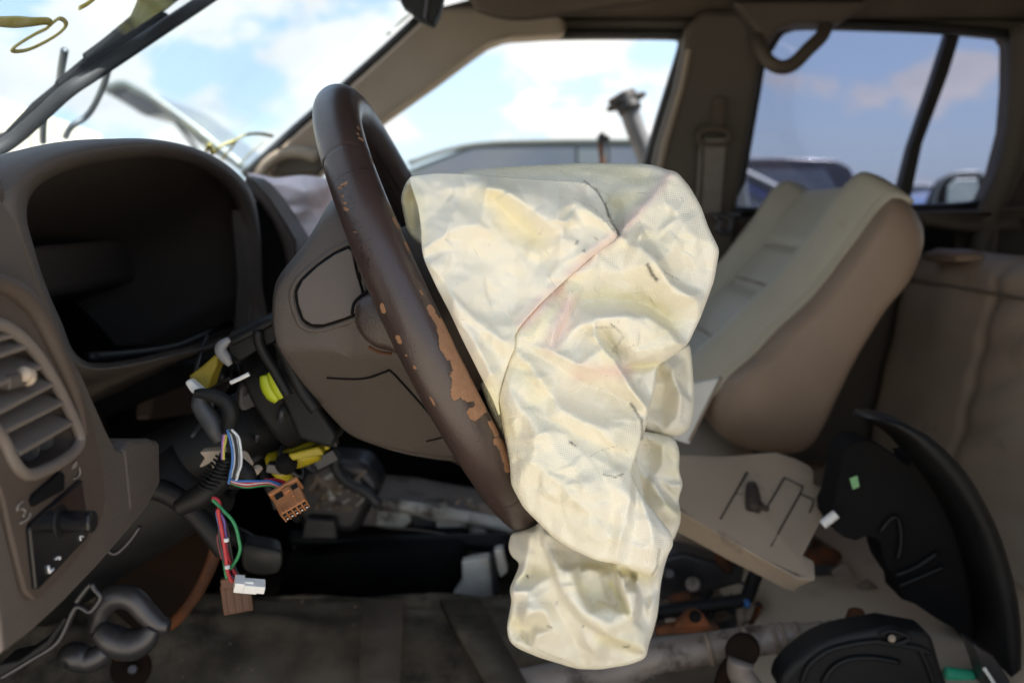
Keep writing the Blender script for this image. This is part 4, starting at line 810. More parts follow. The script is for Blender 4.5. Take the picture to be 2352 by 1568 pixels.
Mf = [a7((1600, 105, -30), (1500, 230, -22), (1420, 330, -14), (1330, 425, -4)), a7((1560, 105, -36), (1440, 240, -30), (1350, 300, -26)), a7((1170, 170, -52), (1225, 240, -44), (1290, 350, -34), (1345, 425, -14)),
      a7((1260, 180, -46), (1330, 250, -34), (1440, 290, -16)), a7((1370, 200, -34), (1400, 260, -26), (1350, 330, -22)),
      a7((1200, 535, 0), (1050, 665, 3), (900, 805, 5), (800, 915, 8), (752, 990, 10)),
      a7((1330, 450, -2), (1430, 500, 0), (1520, 590, 2), (1590, 690, 0), (1600, 760, -6)), a7((1360, 480, -8), (1440, 410, -10), (1420, 360, -16)), a7((1240, 560, -6), (1330, 640, -10), (1400, 700, -16), (1480, 790, -22), (1560, 850, -24)), a7((1180, 620, 2), (1130, 700, -4), (1100, 780, -8), (1200, 800, -16), (1340, 800, -20), (1450, 815, -24), (1580, 900, -26), (1660, 1000, -20)),
      a7((1080, 780, 4), (1050, 800, 8), (1000, 920, 12), (945, 1055, 12)), a7((1010, 960, 4), (1060, 900, 0), (1090, 830, -4)),
      a7((1040, 1000, 8), (1100, 930, 12), (1200, 890, 14), (1350, 875, 12), (1480, 880, 6), (1580, 950, 0), (1650, 1035, -4)), a7((1060, 1060, 4), (1110, 990, 2), (1160, 945, 2)),
      a7((1600, 700, -6), (1700, 770, -6), (1740, 800, -14)), a7((1610, 660, -22), (1700, 720, -24), (1770, 740, -26)), a7((1560, 400, -16), (1640, 480, -16), (1720, 600, -18)), a7((1480, 460, -16), (1560, 560, -16), (1680, 640, -22)), a7((1700, 250, -26), (1640, 340, -16), (1620, 440, -20), (1740, 480, -20)), a7((1560, 260, -22), (1590, 330, -24), (1520, 420, -18)),
      a7((1180, 930, 14), (1186, 985, 18), (1240, 1050, 17), (1300, 1120, 16), (1350, 1200, 16), (1400, 1290, 16), (1468, 1385, 6)), a7((1205, 940, 6), (1240, 1000, -4), (1300, 1070, -10), (1335, 1130, -12), (1370, 1200, -6), (1420, 1290, -2), (1470, 1350, -4)),
      a7((1260, 930, 10), (1360, 960, 8), (1460, 990, 4), (1560, 1010, 0), (1620, 1030, -2)), a7((1300, 1020, 2), (1400, 1060, 6), (1500, 1060, 2), (1600, 1035, -2)), a7((1340, 1140, -4), (1430, 1122, -2), (1540, 1085, -4), (1600, 1060, -6)), a7((1345, 1160, -20), (1430, 1140, -22), (1520, 1135, -20)), a7((1400, 1230, -18), (1450, 1200, -14), (1480, 1300, -14)),
      a7((760, 1045, 12), (880, 1090, 6), (1000, 1165, 2), (1150, 1250, -2), (1290, 1300, -4), (1400, 1355, -4)), a7((790, 1020, 12), (950, 1065, 14), (1100, 1140, 14), (1200, 1195, 10), (1300, 1250, 6), (1380, 1310, 2)),
      a7((770, 1080, 16), (870, 1180, 18), (960, 1320, 16), (1080, 1400, 14), (1220, 1440, 12), (1380, 1450, 8)), a7((860, 1130, 14), (960, 1230, 8), (1080, 1330, 4), (1220, 1370, 4), (1380, 1400, 2)), a7((720, 1250, 12), (780, 1380, 18), (880, 1500, 22)), a7((860, 1360, 12), (960, 1440, 14), (1040, 1520, 18)),
      a8((330, 0, 18), (430, 70, 12), (540, 140, 10), (660, 200, 12), (780, 210, 14)), a8((480, 0, 20), (600, 70, 18), (740, 110, 16), (880, 60, 10)), a8((300, 300, 24), (460, 420, 26), (600, 560, 24), (660, 700, 18)), a8((640, 280, 18), (760, 300, 16), (860, 330, 12)), a8((740, 420, 22), (820, 380, 20), (880, 365, 12)),
      a8((888, 400, 14), (880, 500, 24), (850, 640, 24), (800, 800, 16)), a8((905, 450, 6), (915, 560, 10), (900, 700, 10), (860, 850, 6)), a8((940, 520, 14), (990, 640, 18), (1010, 760, 16), (990, 900, 6)), a8((1000, 600, 6), (1060, 720, 8), (1060, 820, 6)), a8((780, 560, 16), (760, 700, 12), (740, 830, 10)), a8((560, 620, 20), (520, 700, 16))]
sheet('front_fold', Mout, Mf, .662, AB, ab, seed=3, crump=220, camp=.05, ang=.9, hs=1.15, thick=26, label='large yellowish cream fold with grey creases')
Aout = a7((175, 125, -8), (330, 106, -6), (500, 110, -6), (700, 125, -8), (900, 140, -12), (1100, 150, -16), (1160, 165, -20), (1200, 210, -18), (1240, 270, -12), (1262, 340, -6), (1300, 405, 0), (1318, 445, 0), (1260, 492, 1), (1200, 532, 1), (1050, 662, 3), (900, 802, 5), (800, 912, 8), (748, 985, 10), (762, 1040, 11), (730, 1100, 8), (702, 1180, 6), (676, 1270, 5), (665, 1340, 5), (680, 1450, 5), (705, 1540, 5))+a8((178, 260, 5), (190, 330, 5), (178, 300, 4), (160, 180, 4), (145, 100, 4))+a7((640, 1345, 6), (560, 1185, 10), (470, 1005, 12), (400, 855, 12), (330, 722, 12), (265, 582, 12), (250, 520, 10), (245, 400, 8), (233, 300, 6), (202, 200, 0))
Af = [a7((590, 187, 12), (700, 205, 12), (830, 290, 12), (960, 400, 12), (985, 440, 6)), a7((590, 195, 10), (596, 290, 6), (568, 378, 12)), a7((620, 230, 2), (740, 350, -6), (860, 450, -8), (910, 560, -6)), a7((568, 380, 14), (620, 430, 8), (760, 500, 0), (880, 600, -2)), a7((255, 520, 14), (380, 440, 16), (480, 395, 16), (566, 378, 14)), a7((270, 560, 10), (400, 520, 8), (560, 450, 8)), a7((500, 480, 6), (620, 600, 0), (700, 720, -4), (780, 800, -2)), a7((1000, 450, 8), (900, 560, 2), (840, 680, 0)),
      a7((300, 600, 18), (420, 760, 20), (560, 920, 18), (700, 1020, 16)), a7((360, 700, 14), (520, 850, 8), (640, 920, 6), (740, 930, 8)), a7((620, 900, 4), (700, 880, 0), (800, 820, 0), (880, 760, 2)), a7((420, 860, 20), (540, 1020, 22), (620, 1180, 16)), a7((560, 960, 14), (640, 1080, 10), (690, 1180, 6)), a7((380, 280, 4), (500, 240, 2), (580, 190, 4)), a7((260, 230, 6), (420, 180, 2), (600, 150, 0), (900, 170, -6), (1080, 190, -12)), a7((700, 170, 2), (860, 220, 4), (1010, 300, 6), (1040, 330, 2)),
      a7((1000, 460, 10), (1050, 350, 8), (1090, 270, 0), (1080, 200, -10)), a7((1060, 300, -2), (1160, 310, 4), (1240, 370, 6), (1290, 435, 6)), a7((1040, 400, -2), (1120, 380, -4), (1200, 400, 0), (1270, 440, 4)), a7((1010, 560, 4), (1120, 480, 0), (1220, 480, 4)), a7((940, 660, 4), (1060, 580, 4), (1150, 530, 5))]
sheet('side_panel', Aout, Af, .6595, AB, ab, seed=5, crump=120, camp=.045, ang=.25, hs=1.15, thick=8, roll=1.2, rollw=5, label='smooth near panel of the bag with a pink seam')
sheet('inner_fold', a7((182, 122, -10), (150, 190, -20), (133, 240, -26), (150, 320, -28), (166, 400, -28), (190, 450, -26), (225, 480, -20), (262, 505, -10), (320, 400, -6), (300, 200, -4)), [a7((200, 250, -32), (210, 400, -32))], .665, AB, ab, seed=6, crump=4, camp=.03)
sheet('inner_fold', a7((560, 1230, -6), (610, 1370, -10), (660, 1480, -12), (712, 1560, -10), (740, 1500, 0), (680, 1240, 0)), [], .668, AB, ab, seed=7, crump=3, camp=.03)
Nout = a8((360, 540, 0), (352, 655, -5), (270, 690, -15), (190, 705, -22), (172, 790, -22), (195, 850, -18), (245, 875, -8), (215, 950, 0), (178, 1030, 6), (195, 1090, 4), (165, 1250, 0), (180, 1330, 0), (230, 1370, 0), (350, 1420, -2), (480, 1460, -3), (570, 1487, -4), (700, 1490, -4), (860, 1465, -4), (960, 1430, -2), (980, 1385, 0), (975, 1350, 0), (1000, 1300, -2), (1032, 1180, -4), (1050, 1000, -6), (1075, 880, -8), (1110, 790, -12), (1000, 700, -16), (700, 600, -16))
Nf = [a8((365, 670, 4), (385, 790, 12), (445, 950, 22), (500, 1080, 27), (600, 1200, 27), (740, 1285, 24), (960, 1375, 10)), a8((345, 690, 0), (365, 800, 2), (425, 960, 8), (480, 1100, 12), (590, 1225, 14), (730, 1310, 12), (940, 1395, 4)), a8((440, 770, 12), (450, 900, 22), (530, 1070, 30), (620, 1175, 30), (760, 1235, 26), (885, 1205, 20), (960, 1290, 8)), a8((545, 930, 24), (575, 1040, 27), (640, 1165, 30)), a8((580, 935, 8), (610, 1060, 6), (660, 1130, 12)), a8((640, 905, 6), (710, 950, 2), (780, 1030, 0), (820, 1090, 2), (790, 1125, 6), (690, 1090, 6)), a8((740, 1130, 18), (820, 1170, 22), (885, 1188, 26)), a8((600, 880, -6), (760, 900, -10), (900, 940, -8)),
      a8((802, 892, 12), (820, 960, 26), (845, 1050, 28), (885, 1183, 30)), a8((780, 930, -4), (800, 1010, 0), (835, 1090, 8), (860, 1150, 16)), a8((915, 932, 18), (912, 1050, 22), (910, 1130, 24), (888, 1180, 26)), a8((930, 1000, 0), (940, 1130, 2), (920, 1220, 6)), a8((980, 980, 4), (1000, 1100, 4), (980, 1240, 2)), a8((990, 1000, -6), (960, 1150, -4)),
      a8((300, 700, 2), (280, 850, 4), (250, 960, 10), (190, 1035, 14)), a8((250, 970, -2), (340, 930, -6), (420, 925, 0)), a8((200, 1060, 16), (280, 1180, 20), (330, 1300, 14), (340, 1360, 6)), a8((200, 1200, 4), (250, 1250, -8), (310, 1230, -6), (290, 1290, -10)), a8((240, 1090, 6), (220, 1180, 2)), a8((300, 1040, 12), (380, 1150, 18), (430, 1260, 16), (520, 1350, 8)), a8((340, 1000, 6), (420, 1100, 8), (500, 1230, 8)), a8((620, 1320, 14), (680, 1400, 12), (660, 1460, 4)), a8((560, 1330, 2), (600, 1400, 2)), a8((760, 1370, 0), (860, 1380, -6), (940, 1400, -4)), a8((820, 1340, 10), (900, 1365, 8)), a8((250, 1340, 4), (300, 1370, 2), (420, 1400, 6), (560, 1440, 4))]
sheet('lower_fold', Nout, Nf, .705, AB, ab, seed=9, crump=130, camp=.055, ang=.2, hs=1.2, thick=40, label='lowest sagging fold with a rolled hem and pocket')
Qout = a7((1400, 1120, 0), (1560, 1080, 0), (1700, 1020, -4), (1712, 1130, -4), (1722, 1250, -4), (1722, 1400, -4), (1695, 1490, -2), (1640, 1530, 0), (1560, 1527, 0), (1460, 1500, 0), (1400, 1450, 0))
Qf = [a7((1530, 1150, 4), (1600, 1180, 12), (1650, 1300, 16), (1640, 1420, 14), (1560, 1490, 10)), a7((1540, 1160, -6), (1560, 1240, 2), (1540, 1380, -6)), a7((1680, 1120, -6), (1690, 1300, -4)), a7((1500, 1440, 8), (1560, 1500, 10), (1660, 1470, 8))]
sheet('rear_fold', Qout, Qf, .775, AB, ab, seed=11, crump=30, camp=.05, hs=1.2, thick=30)
Q2 = a8((900, 120, 0), (1000, 130, 0), (1122, 158, 0), (1150, 200, 0), (1160, 262, 0), (1153, 350, 0), (1182, 432, -2), (1158, 480, -2), (1150, 520, 0), (1168, 600, 0), (1160, 660, 0), (1120, 760, 0), (1040, 780, 0), (900, 500, 0))
Q2f = [a8((960, 160, 4), (1060, 205, 10), (1062, 320, 4), (1090, 400, -2), (1150, 500, -6)), a8((980, 210, -10), (990, 330, -8), (960, 450, -6)), a8((900, 300, 4), (1000, 420, 14), (1080, 540, 16), (1150, 600, 8)), a8((1100, 430, 8), (1170, 440, 6)), a8((1020, 380, 2), (1100, 480, -6), (1140, 540, -8))]
sheet('rear_fold', Q2, Q2f, .76, AB, ab, seed=12, crump=30, camp=.05, hs=1.4, thick=30)
# stitched seam lines
def seamline(pts, Y, r=.0005, m=None): tube('seam', [P(x, y, Y-h*.00115) for x, y, h in pts], r, m or M['seam'], ab, 6, 3)
M['seam'] = mat('seam_thread', (.55, .42, .36), .8, c2=(.35, .27, .22), nscale=900, contrast=(.45, .55))
# neck of the bag, folded into the module
loft('bag_neck', [[SWC+SN*(.028+.10*k/4)+(SU*math.cos(a)+SV*math.sin(a))*(.062+.012*math.sin(3*a+k)-.004*k) for a in [2*math.pi*j/40 for j in range(40)]] for k in range(5)], AB, ab)
# gathered cloth at the back of the bag, joining the folds to the hub
gb = g7((620, 260), (1100, 180), (1480, 220), (1640, 480), (1600, 900), (1560, 1080), (1500, 1300))+g8((900, 200), (960, 480), (960, 640), (820, 760), (560, 700), (330, 470))+g7((800, 1150), (560, 800))
pillow('gathered_cloth', [tuple(P(x, y, .722)) for x, y in gb], (0, .115, 0), AB, ab, prof=((-.12, .80), (0, .93), (.2, .98), (.5, .97), (.8, .92), (1, .80), (1.08, .6)), k=3)
gb2 = g8((330, 480), (900, 500), (960, 900), (900, 1300), (600, 1380), (300, 1200), (260, 800))
pillow('gathered_cloth', [tuple(P(x, y, .74)) for x, y in gb2], (0, .07, 0), AB, ab, prof=((-.1, .85), (.2, .96), (.5, .95), (.9, .85), (1, .7)), k=3)
# ================================================================ seats
zA = conv(2000, 500, 1.96); zB = conv(1900, 1200, 1.96)
ps = thing('front_seat', 'tan leather passenger seat back reclined beyond the airbag, brown side bolster', 'car seat', tuple(P(1760, 1060, 1.5)))
side = [(1215, 148), (1150, 195), (1085, 272), (1000, 390), (900, 520), (815, 635), (700, 765), (545, 905), (400, 1060), (255, 1185), (190, 1290), (170, 1400), (200, 1500), (300, 1568), (450, 1610), (640, 1620), (740, 1560), (850, 1335), (960, 1110), (1080, 905), (1185, 745), (1300, 612), (1365, 460), (1383, 350), (1352, 262), (1292, 182)]
sp_ = [tuple(P(*zA(x, y), 1.30)) for x, y in side]
sh = pillow('side_bolster', sp_, (0, .47, 0), M['seatb'], ps, prof=((-.085, .60), (-.08, .74), (-.065, .86), (-.035, .95), (0, 1), (.10, 1), (.3, .99), (.95, .99), (1.03, .93), (1.06, .8)), k=4)
e1 = [P(*zA(x, y), 1.30) for x, y in side[:10]+[(120, 1310), (0, 1420)]]
fl = [Vector(p) for p in cr_spline([tuple(p) for p in [e1[0]+Vector((.018, 0, -.004))]+e1], 4)]
NU = 60; Vv = []; Ff = []
for i in range(NU+1):
    u = i/NU; y = 1.30+.47*u
    b = .030*math.exp(-((u-.10)/.07)**2)+.030*math.exp(-((u-.90)/.07)**2)-.012*math.exp(-((u-.22)/.02)**2)-.012*math.exp(-((u-.78)/.02)**2)+.010*math.cos((u-.5)*math.pi)
    edge = min(u, 1-u); b -= .016*(1-min(1, edge/.04))**2
    for j, p in enumerate(fl):
        s = j/(len(fl)-1); g = 0
        if .22 < u < .78:
            for sj in (.42, .60, .78): g -= .007*math.exp(-((s-sj)/.012)**2)
            g += 0
        w_ = .0016*math.sin(u*13+s*9)*math.sin(s*17+u*5)
        Vv.append(Vector((p.x, y, p.z))+Vector((-.70, 0, .71))*(b+g+w_+.004))
nl = len(fl)
Ff = [[i*nl+j, i*nl+j+1, (i+1)*nl+j+1, (i+1)*nl+j] for i in range(NU) for j in range(nl-1)]
mk('seat_face', Vv, Ff, M['seatl'], ps, solid=.012)
tube('piping', [Vector((p.x, 1.302, p.z))+Vector((-.7, 0, .71))*.006 for p in fl[::4]], .0028, M['seatl'], ps, 8, 3)
for u in (.22, .78): tube('stitch_seam', [Vv[int(u*NU)*nl+j]+Vector((-.7, 0, .71))*.005 for j in range(0, nl, 3)], .0034, M['boardedge'], ps, 6, 1)
for sj in (.42, .60, .78): tube('stitch_seam', [Vv[i*nl+int(sj*(nl-1))]+Vector((-.7, 0, .71))*.005 for i in range(14, 47, 3)], .003, M['boardedge'], ps, 6, 1)
c0 = P(*zA(735, 612), 1.34)+Vector((-.7, 0, .7))*.012
mk('burn_tear', [P(*zA(x, y), 1.335)+Vector((-.7, 0, .7))*.004 for x, y in ((705, 612), (735, 580), (750, 605), (765, 640), (735, 630), (712, 632))]+[P(*zA(x, y), 1.345) for x, y in ((705, 612), (735, 580), (750, 605), (765, 640), (735, 630), (712, 632))], [[0, 1, 2, 3, 4, 5], [6, 7, 8, 9, 10, 11]]+[[i, (i+1) % 6, 6+(i+1) % 6, 6+i] for i in range(6)], M['rust'], ps, False)
pillow('seat_cushion', [(.10, 1.30, H-.50), (.07, 1.30, H-.44), (.09, 1.30, H-.41), (.16, 1.30, H-.395), (.28, 1.30, H-.38), (.36, 1.30, H-.36), (.36, 1.30, H-.50), (.2, 1.30, H-.53)], (0, .46, 0), M['seatr'], ps, k=3)
# loose board beside it
lb_ = thing('loose_panel', 'pale white board with a brown edge sticking up beside the passenger seat', 'board', tuple(P(1600, 1010, 1.12)))
prism('board', [P(*zA(x, y), 1.12) for x, y in ((30, 1230), (210, 1192), (222, 1200), (35, 1570), (-60, 1540), (-60, 1300))], (.004, .012, 0), M['board'], lb_, .001)
prism('board_edge', [P(*zA(x, y), 1.118) for x, y in ((210, 1190), (224, 1198), (44, 1556), (30, 1552))], (.004, .014, 0), M['boardedge'], lb_, .001)
# rear seat
rs = thing('rear_seat', 'wrinkled tan rear seat back at the right behind the passenger seat', 'car seat', tuple(PX(2300, 1300, .74)))
ro = [(2108, 588), (2150, 583), (2190, 594), (2250, 612), (2352, 636), (2500, 672), (2760, 740), (2760, 2300), (2300, 2000), (1990, 1500), (2010, 1150), (2036, 960), (2058, 800), (2080, 690)]
oo = [PX(x, y, .72) for x, y in ro]; yr = [p.y for p in oo]
NUr, NVr = 70, 50; Vr = []
for i in range(NUr+1):
    y = .62+(1.84-.62)*i/NUr
    for j in range(NVr+1):
        s = j/NVr; z = H-.082-.60*s
        x = .735-.10*s
        ed = 0
        for q, wdt in ((i/NUr, .04), (1-i/NUr, .04), (s, .05)): ed += .035*(1-min(1, q/wdt))**2
        g = .012*math.exp(-((y-1.47)/.006)**2)+.012*math.exp(-((y-1.12)/.006)**2)+.008*math.exp(-((s-.07)/.012)**2)
        wv_ = .003*math.sin(y*9+s*14)*math.sin(s*23-y*7)+.002*math.sin(y*31+2*math.sin(s*9))*math.sin(s*11)+.003*math.sin(s*60+4*math.sin(y*11))*max(0, math.sin(y*5+1))
        Vr.append(Vector((x+ed+g-wv_, y, z)))
n_ = NVr+1
mk('backrest', Vr, [[i*n_+j, i*n_+j+1, (i+1)*n_+j+1, (i+1)*n_+j] for i in range(NUr) for j in range(NVr)], M['seatr'], rs, solid=.03)
box('backrest_core', (.85, 1.23, H-.40), .16, 1.18, .58, M['seatr'], rs, .03, ((1, 0, -.0), (0, 1, 0), (.0, 0, 1)))
for yy in (1.47, 1.12): tube('seam', [Vector((.735-.10*s-.003, yy, H-.082-.60*s)) for s in np.linspace(.03, .98, 12)], .0035, M['boardedge'], rs, 6, 2)
tube('top_seam', [Vector((.716, y, H-.125)) for y in np.linspace(.7, 1.80, 10)], .003, M['boardedge'], rs, 6, 2)
pillow('top_tuft', [tuple(PX(x, y, .70)) for x, y in ((2118, 598), (2120, 580), (2150, 572), (2185, 578), (2196, 598), (2160, 606))], (.05, 0, 0), M['seatb'], rs, k=3)
pillow('cushion', [(.30, .62, H-.60), (.24, .62, H-.55), (.30, .62, H-.49), (.50, .62, H-.47), (.66, .62, H-.48), (.68, .62, H-.62)], (0, 1.2, 0), M['seatr'], rs, k=3, prof=((0, .9), (.02, .97), (.06, 1), (.94, 1), (1, .95)))
# ================================================================ floor and loose parts
zC = conv(800, 1400, 2.614); zD = conv(550, 1300, 2.851)
def lin2(name, prof, x0, x1, m, parent, nx=30, amp=.006, seed=0):
    rings = []
    for i in range(nx+1):
        x = x0+(x1-x0)*i/nx; r_ = []
        q = cr_spline([(0, y, z) for y, z in prof], 5)
        for k, p in enumerate(q): r_.append(Vector((x, p[1]+amp*math.sin(x*19+k*.9+seed), H+p[2]+amp*math.sin(x*31+k*1.3+seed)*math.cos(x*13-k*.5))))
        rings.append(r_)
    return loft(name, rings, m, parent, closed=False, solid=.012)
lin2('tunnel_carpet', [(.70, -.655), (.85, -.62), (1.0, -.572), (1.10, -.505), (1.15, -.482), (1.18, -.482), (1.20, -.53), (1.21, -.64)], -.62, .06, M['carpet'], car)
lin2('floor_hump', [(.60, -.655), (.80, -.60), (.95, -.545), (1.10, -.515), (1.30, -.505), (1.45, -.51), (1.60, -.56), (1.80, -.65)], .06, .95, M['carpetl'], car, amp=.005, seed=2)
for xs, w_, m_ in (((838, 930), 0, 'carpetl'), ((1012, 1095), .04, 'carpet')):
    a0, a1 = xs
    pts = []
    for (yp, Y) in ((1392, 1.145), (1470, 1.06), (1568, .985), (1660, .92)):
        sh_ = (yp-1392)*(-.06 if w_ == 0 else .55); pts.append((P(a0+sh_, yp, Y)+Vector((0, -.006, .008)), P(a1+sh_+(0 if w_ == 0 else 8), yp, Y)+Vector((0, -.006, .008))))
    loft('carpet_strap', [[a, b] for a, b in pts], M[m_], car, closed=False, solid=.008)
void_ = slab('floor_opening', [zC(x, y) for x, y in ((20, 975), (60, 780), (110, 610), (560, 575), (1440, 560), (1480, 640), (1460, 800), (1275, 985), (1120, 930), (980, 915))], 1.30, .30, M['void'], car, .004)
# seat-mount beam under the missing console
be = thing('cross_beam', 'chipped white and grey metal beam across the floor under the steering wheel', 'metal beam', tuple(P(1000, 1230, 1.4)))
prism('beam_skin', [P(*zC(x, y), 1.42) for x, y in ((640, 120), (740, 185), (1000, 205), (1260, 255), (1550, 305), (1850, 395), (1900, 520), (1500, 480), (1200, 440), (700, 400), (560, 330), (560, 180))], (0, .16, 0), M['pipe'], be, .008)
tube('beam_lip', [P(*zC(x, y), 1.41) for x, y in ((600, 95), (680, 150), (740, 190), (860, 200), (1000, 215), (1130, 240), (1260, 265), (1400, 290), (1550, 312), (1700, 345), (1850, 400))], [.006, .009, .012, .010, .009, .010, .013, .011, .010, .010, .009], M['white'], be, 10, 3)
for pl_ in (((790, 250), (1035, 270), (1060, 330), (1000, 385), (780, 365)), ((1250, 320), (1480, 350), (1485, 490), (1240, 470)), ((1500, 380), (1630, 395), (1620, 480), (1500, 470))):
    prism('painted_plate', [P(*zC(x, y), 1.405) for x, y in pl_], (0, .02, 0), M['white'], be, .003)
prism('plate_dark', [P(*zC(x, y), 1.408) for x, y in ((1060, 280), (1240, 310), (1235, 430), (1060, 400))], (0, .02, 0), M['steel'], be, .003)
tube('brake_line', [P(*zC(x, y), 1.37) for x, y in ((150, 290), (400, 310), (650, 340), (900, 380), (1100, 395), (1400, 440))], .0012, M['pipe'], be, 6, 4)
tube('cable', [P(*zC(x, y), 1.36) for x, y in ((130, 455), (500, 485), (900, 490), (1300, 480), (1600, 495), (1760, 500), (1790, 560), (1790, 610))], [.011, .011, .010, .010, .013, .015, .012, .008], M['black'], be, 10, 4)
prism('lower_flange', [P(*zC(x, y), 1.40) for x, y in ((150, 480), (560, 500), (1000, 520), (1700, 530), (1650, 590), (1440, 620), (1200, 655), (1000, 655), (850, 605), (720, 605), (560, 545), (150, 590))], (0, .04, 0), M['pipe'], be, .004)
tube('flange_edge', [P(*zC(x, y), 1.395) for x, y in ((540, 540), (640, 575), (720, 602), (850, 604), (930, 635), (1000, 652), (1200, 652), (1440, 618), (1650, 588))], .0045, M['white'], be, 8, 4)
sb_ = thing('floor_bracket', 'white painted sheet bracket standing at the edge of the dark floor opening', 'bracket', tuple(P(1110, 1380, 1.25)))
prism('bracket_sheet', [P(*zC(x, y), 1.25) for x, y in ((1445, 640), (1660, 600), (1700, 960), (1600, 975), (1500, 960), (1375, 905), (1450, 790))], (0, .02, 0), M['white'], sb_, .003)
prism('bracket_flange', [P(*zC(x, y), 1.24) for x, y in ((1690, 555), (1760, 540), (1800, 720), (1740, 770), (1715, 700))], (0, .02, 0), M['white'], sb_, .003)
prism('bracket_rib', [P(*zC(x, y), 1.235) for x, y in ((1664, 600), (1690, 600), (1740, 960), (1705, 960))], (0, .03, 0), M['steel'], sb_, .003)
tb = thing('console_bracket', 'crumpled grey metal bracket behind the brown connector', 'bracket', tuple(P(860, 1150, 1.3)))
prism('bracket_body', [P(x, y, 1.32) for x, y in ((690, 1080), (760, 1052), (840, 1060), (880, 1120), (850, 1170), (820, 1230), (700, 1230), (660, 1160))], (0, .08, 0), M['steel'], tb, .015)
tube('bracket_edge', [P(x, y, 1.30) for x, y in ((775, 1040), (770, 1075), (800, 1110), (840, 1130), (870, 1160))], .007, M['sleeve'], tb, 10, 4)
prism('bracket_foot', [P(x, y, 1.30) for x, y in ((700, 1190), (770, 1195), (775, 1240), (690, 1240))], (0, .05, 0), M['steel'], tb, .004)
# brown connector
def conn(name, label, o, w_, l, h, W_, L_, Hh, m):
    t = thing(name, label, 'connector', tuple(o)); w_ = Vector(w_).normalized(); l = Vector(l); l = (l-w_*l.dot(w_)).normalized(); h = w_.cross(l); h = h if h.z > 0 else -h
    return t, w_, l, h
o = P(*zD(860, 470), .665)
t, cw, cl, ch = conn('wire_connector', 'brown plastic wire connector with ten metal sockets, in focus below the wheel hub', o, (.87, .25, .48), (.45, -.70, -.45), 0, 0, 0, 0, 0)
def cb(nm, a, b, c, sa, sb2, sc2, m, par, bev=.0006): return box(nm, o+cw*a+cl*b+ch*c, sa, sb2, sc2, m, par, bev, (cw, cl, ch))
K = .001
cb('connector_body', 0, 0, 0, 19*K, 21*K, 9*K, M['brownconn'], t)
cb('rear_flange', 0, -10*K, .2*K, 22.5*K, 3.2*K, 12.5*K, M['brownconn'], t, .001)
cb('latch_bar', 1*K, -5*K, 5.2*K, 5*K, 4.5*K, 2.6*K, M['brownconn'], t)
cb('latch_bar', 3.5*K, -1*K, 4.9*K, 2*K, 8*K, 1.8*K, M['brownconn'], t)
cb('top_window', -5.2*K, -5.2*K, 4.45*K, 5.8*K, 5.2*K, .5*K, M['black'], t, .0003)
cb('top_window', 6.8*K, -5.2*K, 4.45*K, 4.6*K, 4.6*K, .5*K, M['black'], t, .0003)
for a_ in (-8, -5, -2): cb('key_rib', a_*K, 7.2*K, 4.8*K, 1.1*K, 5*K, 1.2*K, M['brownconn'], t, .0003)
for a_ in (4, 8): cb('key_rib', a_*K, 7.2*K, 4.8*K, 1.4*K, 5*K, 1.4*K, M['brownconn'], t, .0003)
for c_ in (-2.6, 0, 2.4): cb('side_rib', -9.8*K, 1*K, c_*K, 1.2*K, 17*K, .9*K, M['brownconn'], t, .0003)
for a_ in range(5):
    for c_ in (-2.1, 2.0):
        cb('socket_hole', (-7.4+3.7*a_)*K, 10.3*K, c_*K, 2.5*K, .8*K, 3.0*K, M['void'], t, .0002)
        cb('terminal', (-7.4+3.7*a_)*K, 10.75*K, (c_-.5)*K, 1.3*K, .4*K, 1.0*K, M['whiteconn'] if c_ < 0 else M['steel'], t, .0002)
    cb('socket_wall', (-9.3+3.7*a_)*K, 11*K, 0, .9*K, 1.2*K, 8*K, M['brownconn'], t, .0002)
# white connector
o = P(*zD(515, 1180), .66)
t2, cw, cl, ch = conn('wire_connector', 'white plastic wire connector hanging from red and black wires', o, (-.20, .85, .30), (.95, .10, -.26), 0, 0, 0, 0, 0)
cb('connector_body', 0, 2*K, 0, 9*K, 17*K, 6.2*K, M['whiteconn'], t2)
cb('rear_flange', 0, -7*K, .6*K, 10*K, 6.5*K, 8.2*K, M['whiteconn'], t2)
cb('latch', 0, -2*K, 3.6*K, 4*K, 9*K, 1.6*K, M['whiteconn'], t2)
cb('foot_rib', -3*K, 0, -3.4*K, 3*K, 11*K, 1.2*K, M['whiteconn'], t2)
o = P(*zD(410, 1265), .80)
t3, cw, cl, ch = conn('wire_connector', 'dark brown blurred wire connector hanging behind the white one', o, (.95, .25, .10), (.02, -.2, -.98), 0, 0, 0, 0, 0)
ch = -ch if ch.y > 0 else ch
cb('connector_body', 0, 1*K, 0, 24*K, 25*K, 12*K, M['brownconnd'], t3, .001)
cb('rear_flange', -1*K, -12*K, 0, 20*K, 9*K, 14*K, M['brownconnd'], t3, .001)
for a_ in (-9, -3, 3, 9): cb('key_rib', a_*K, 2*K, 6.2*K, 1.6*K, 22*K, 2*K, M['brownconnd'], t3, .0003)
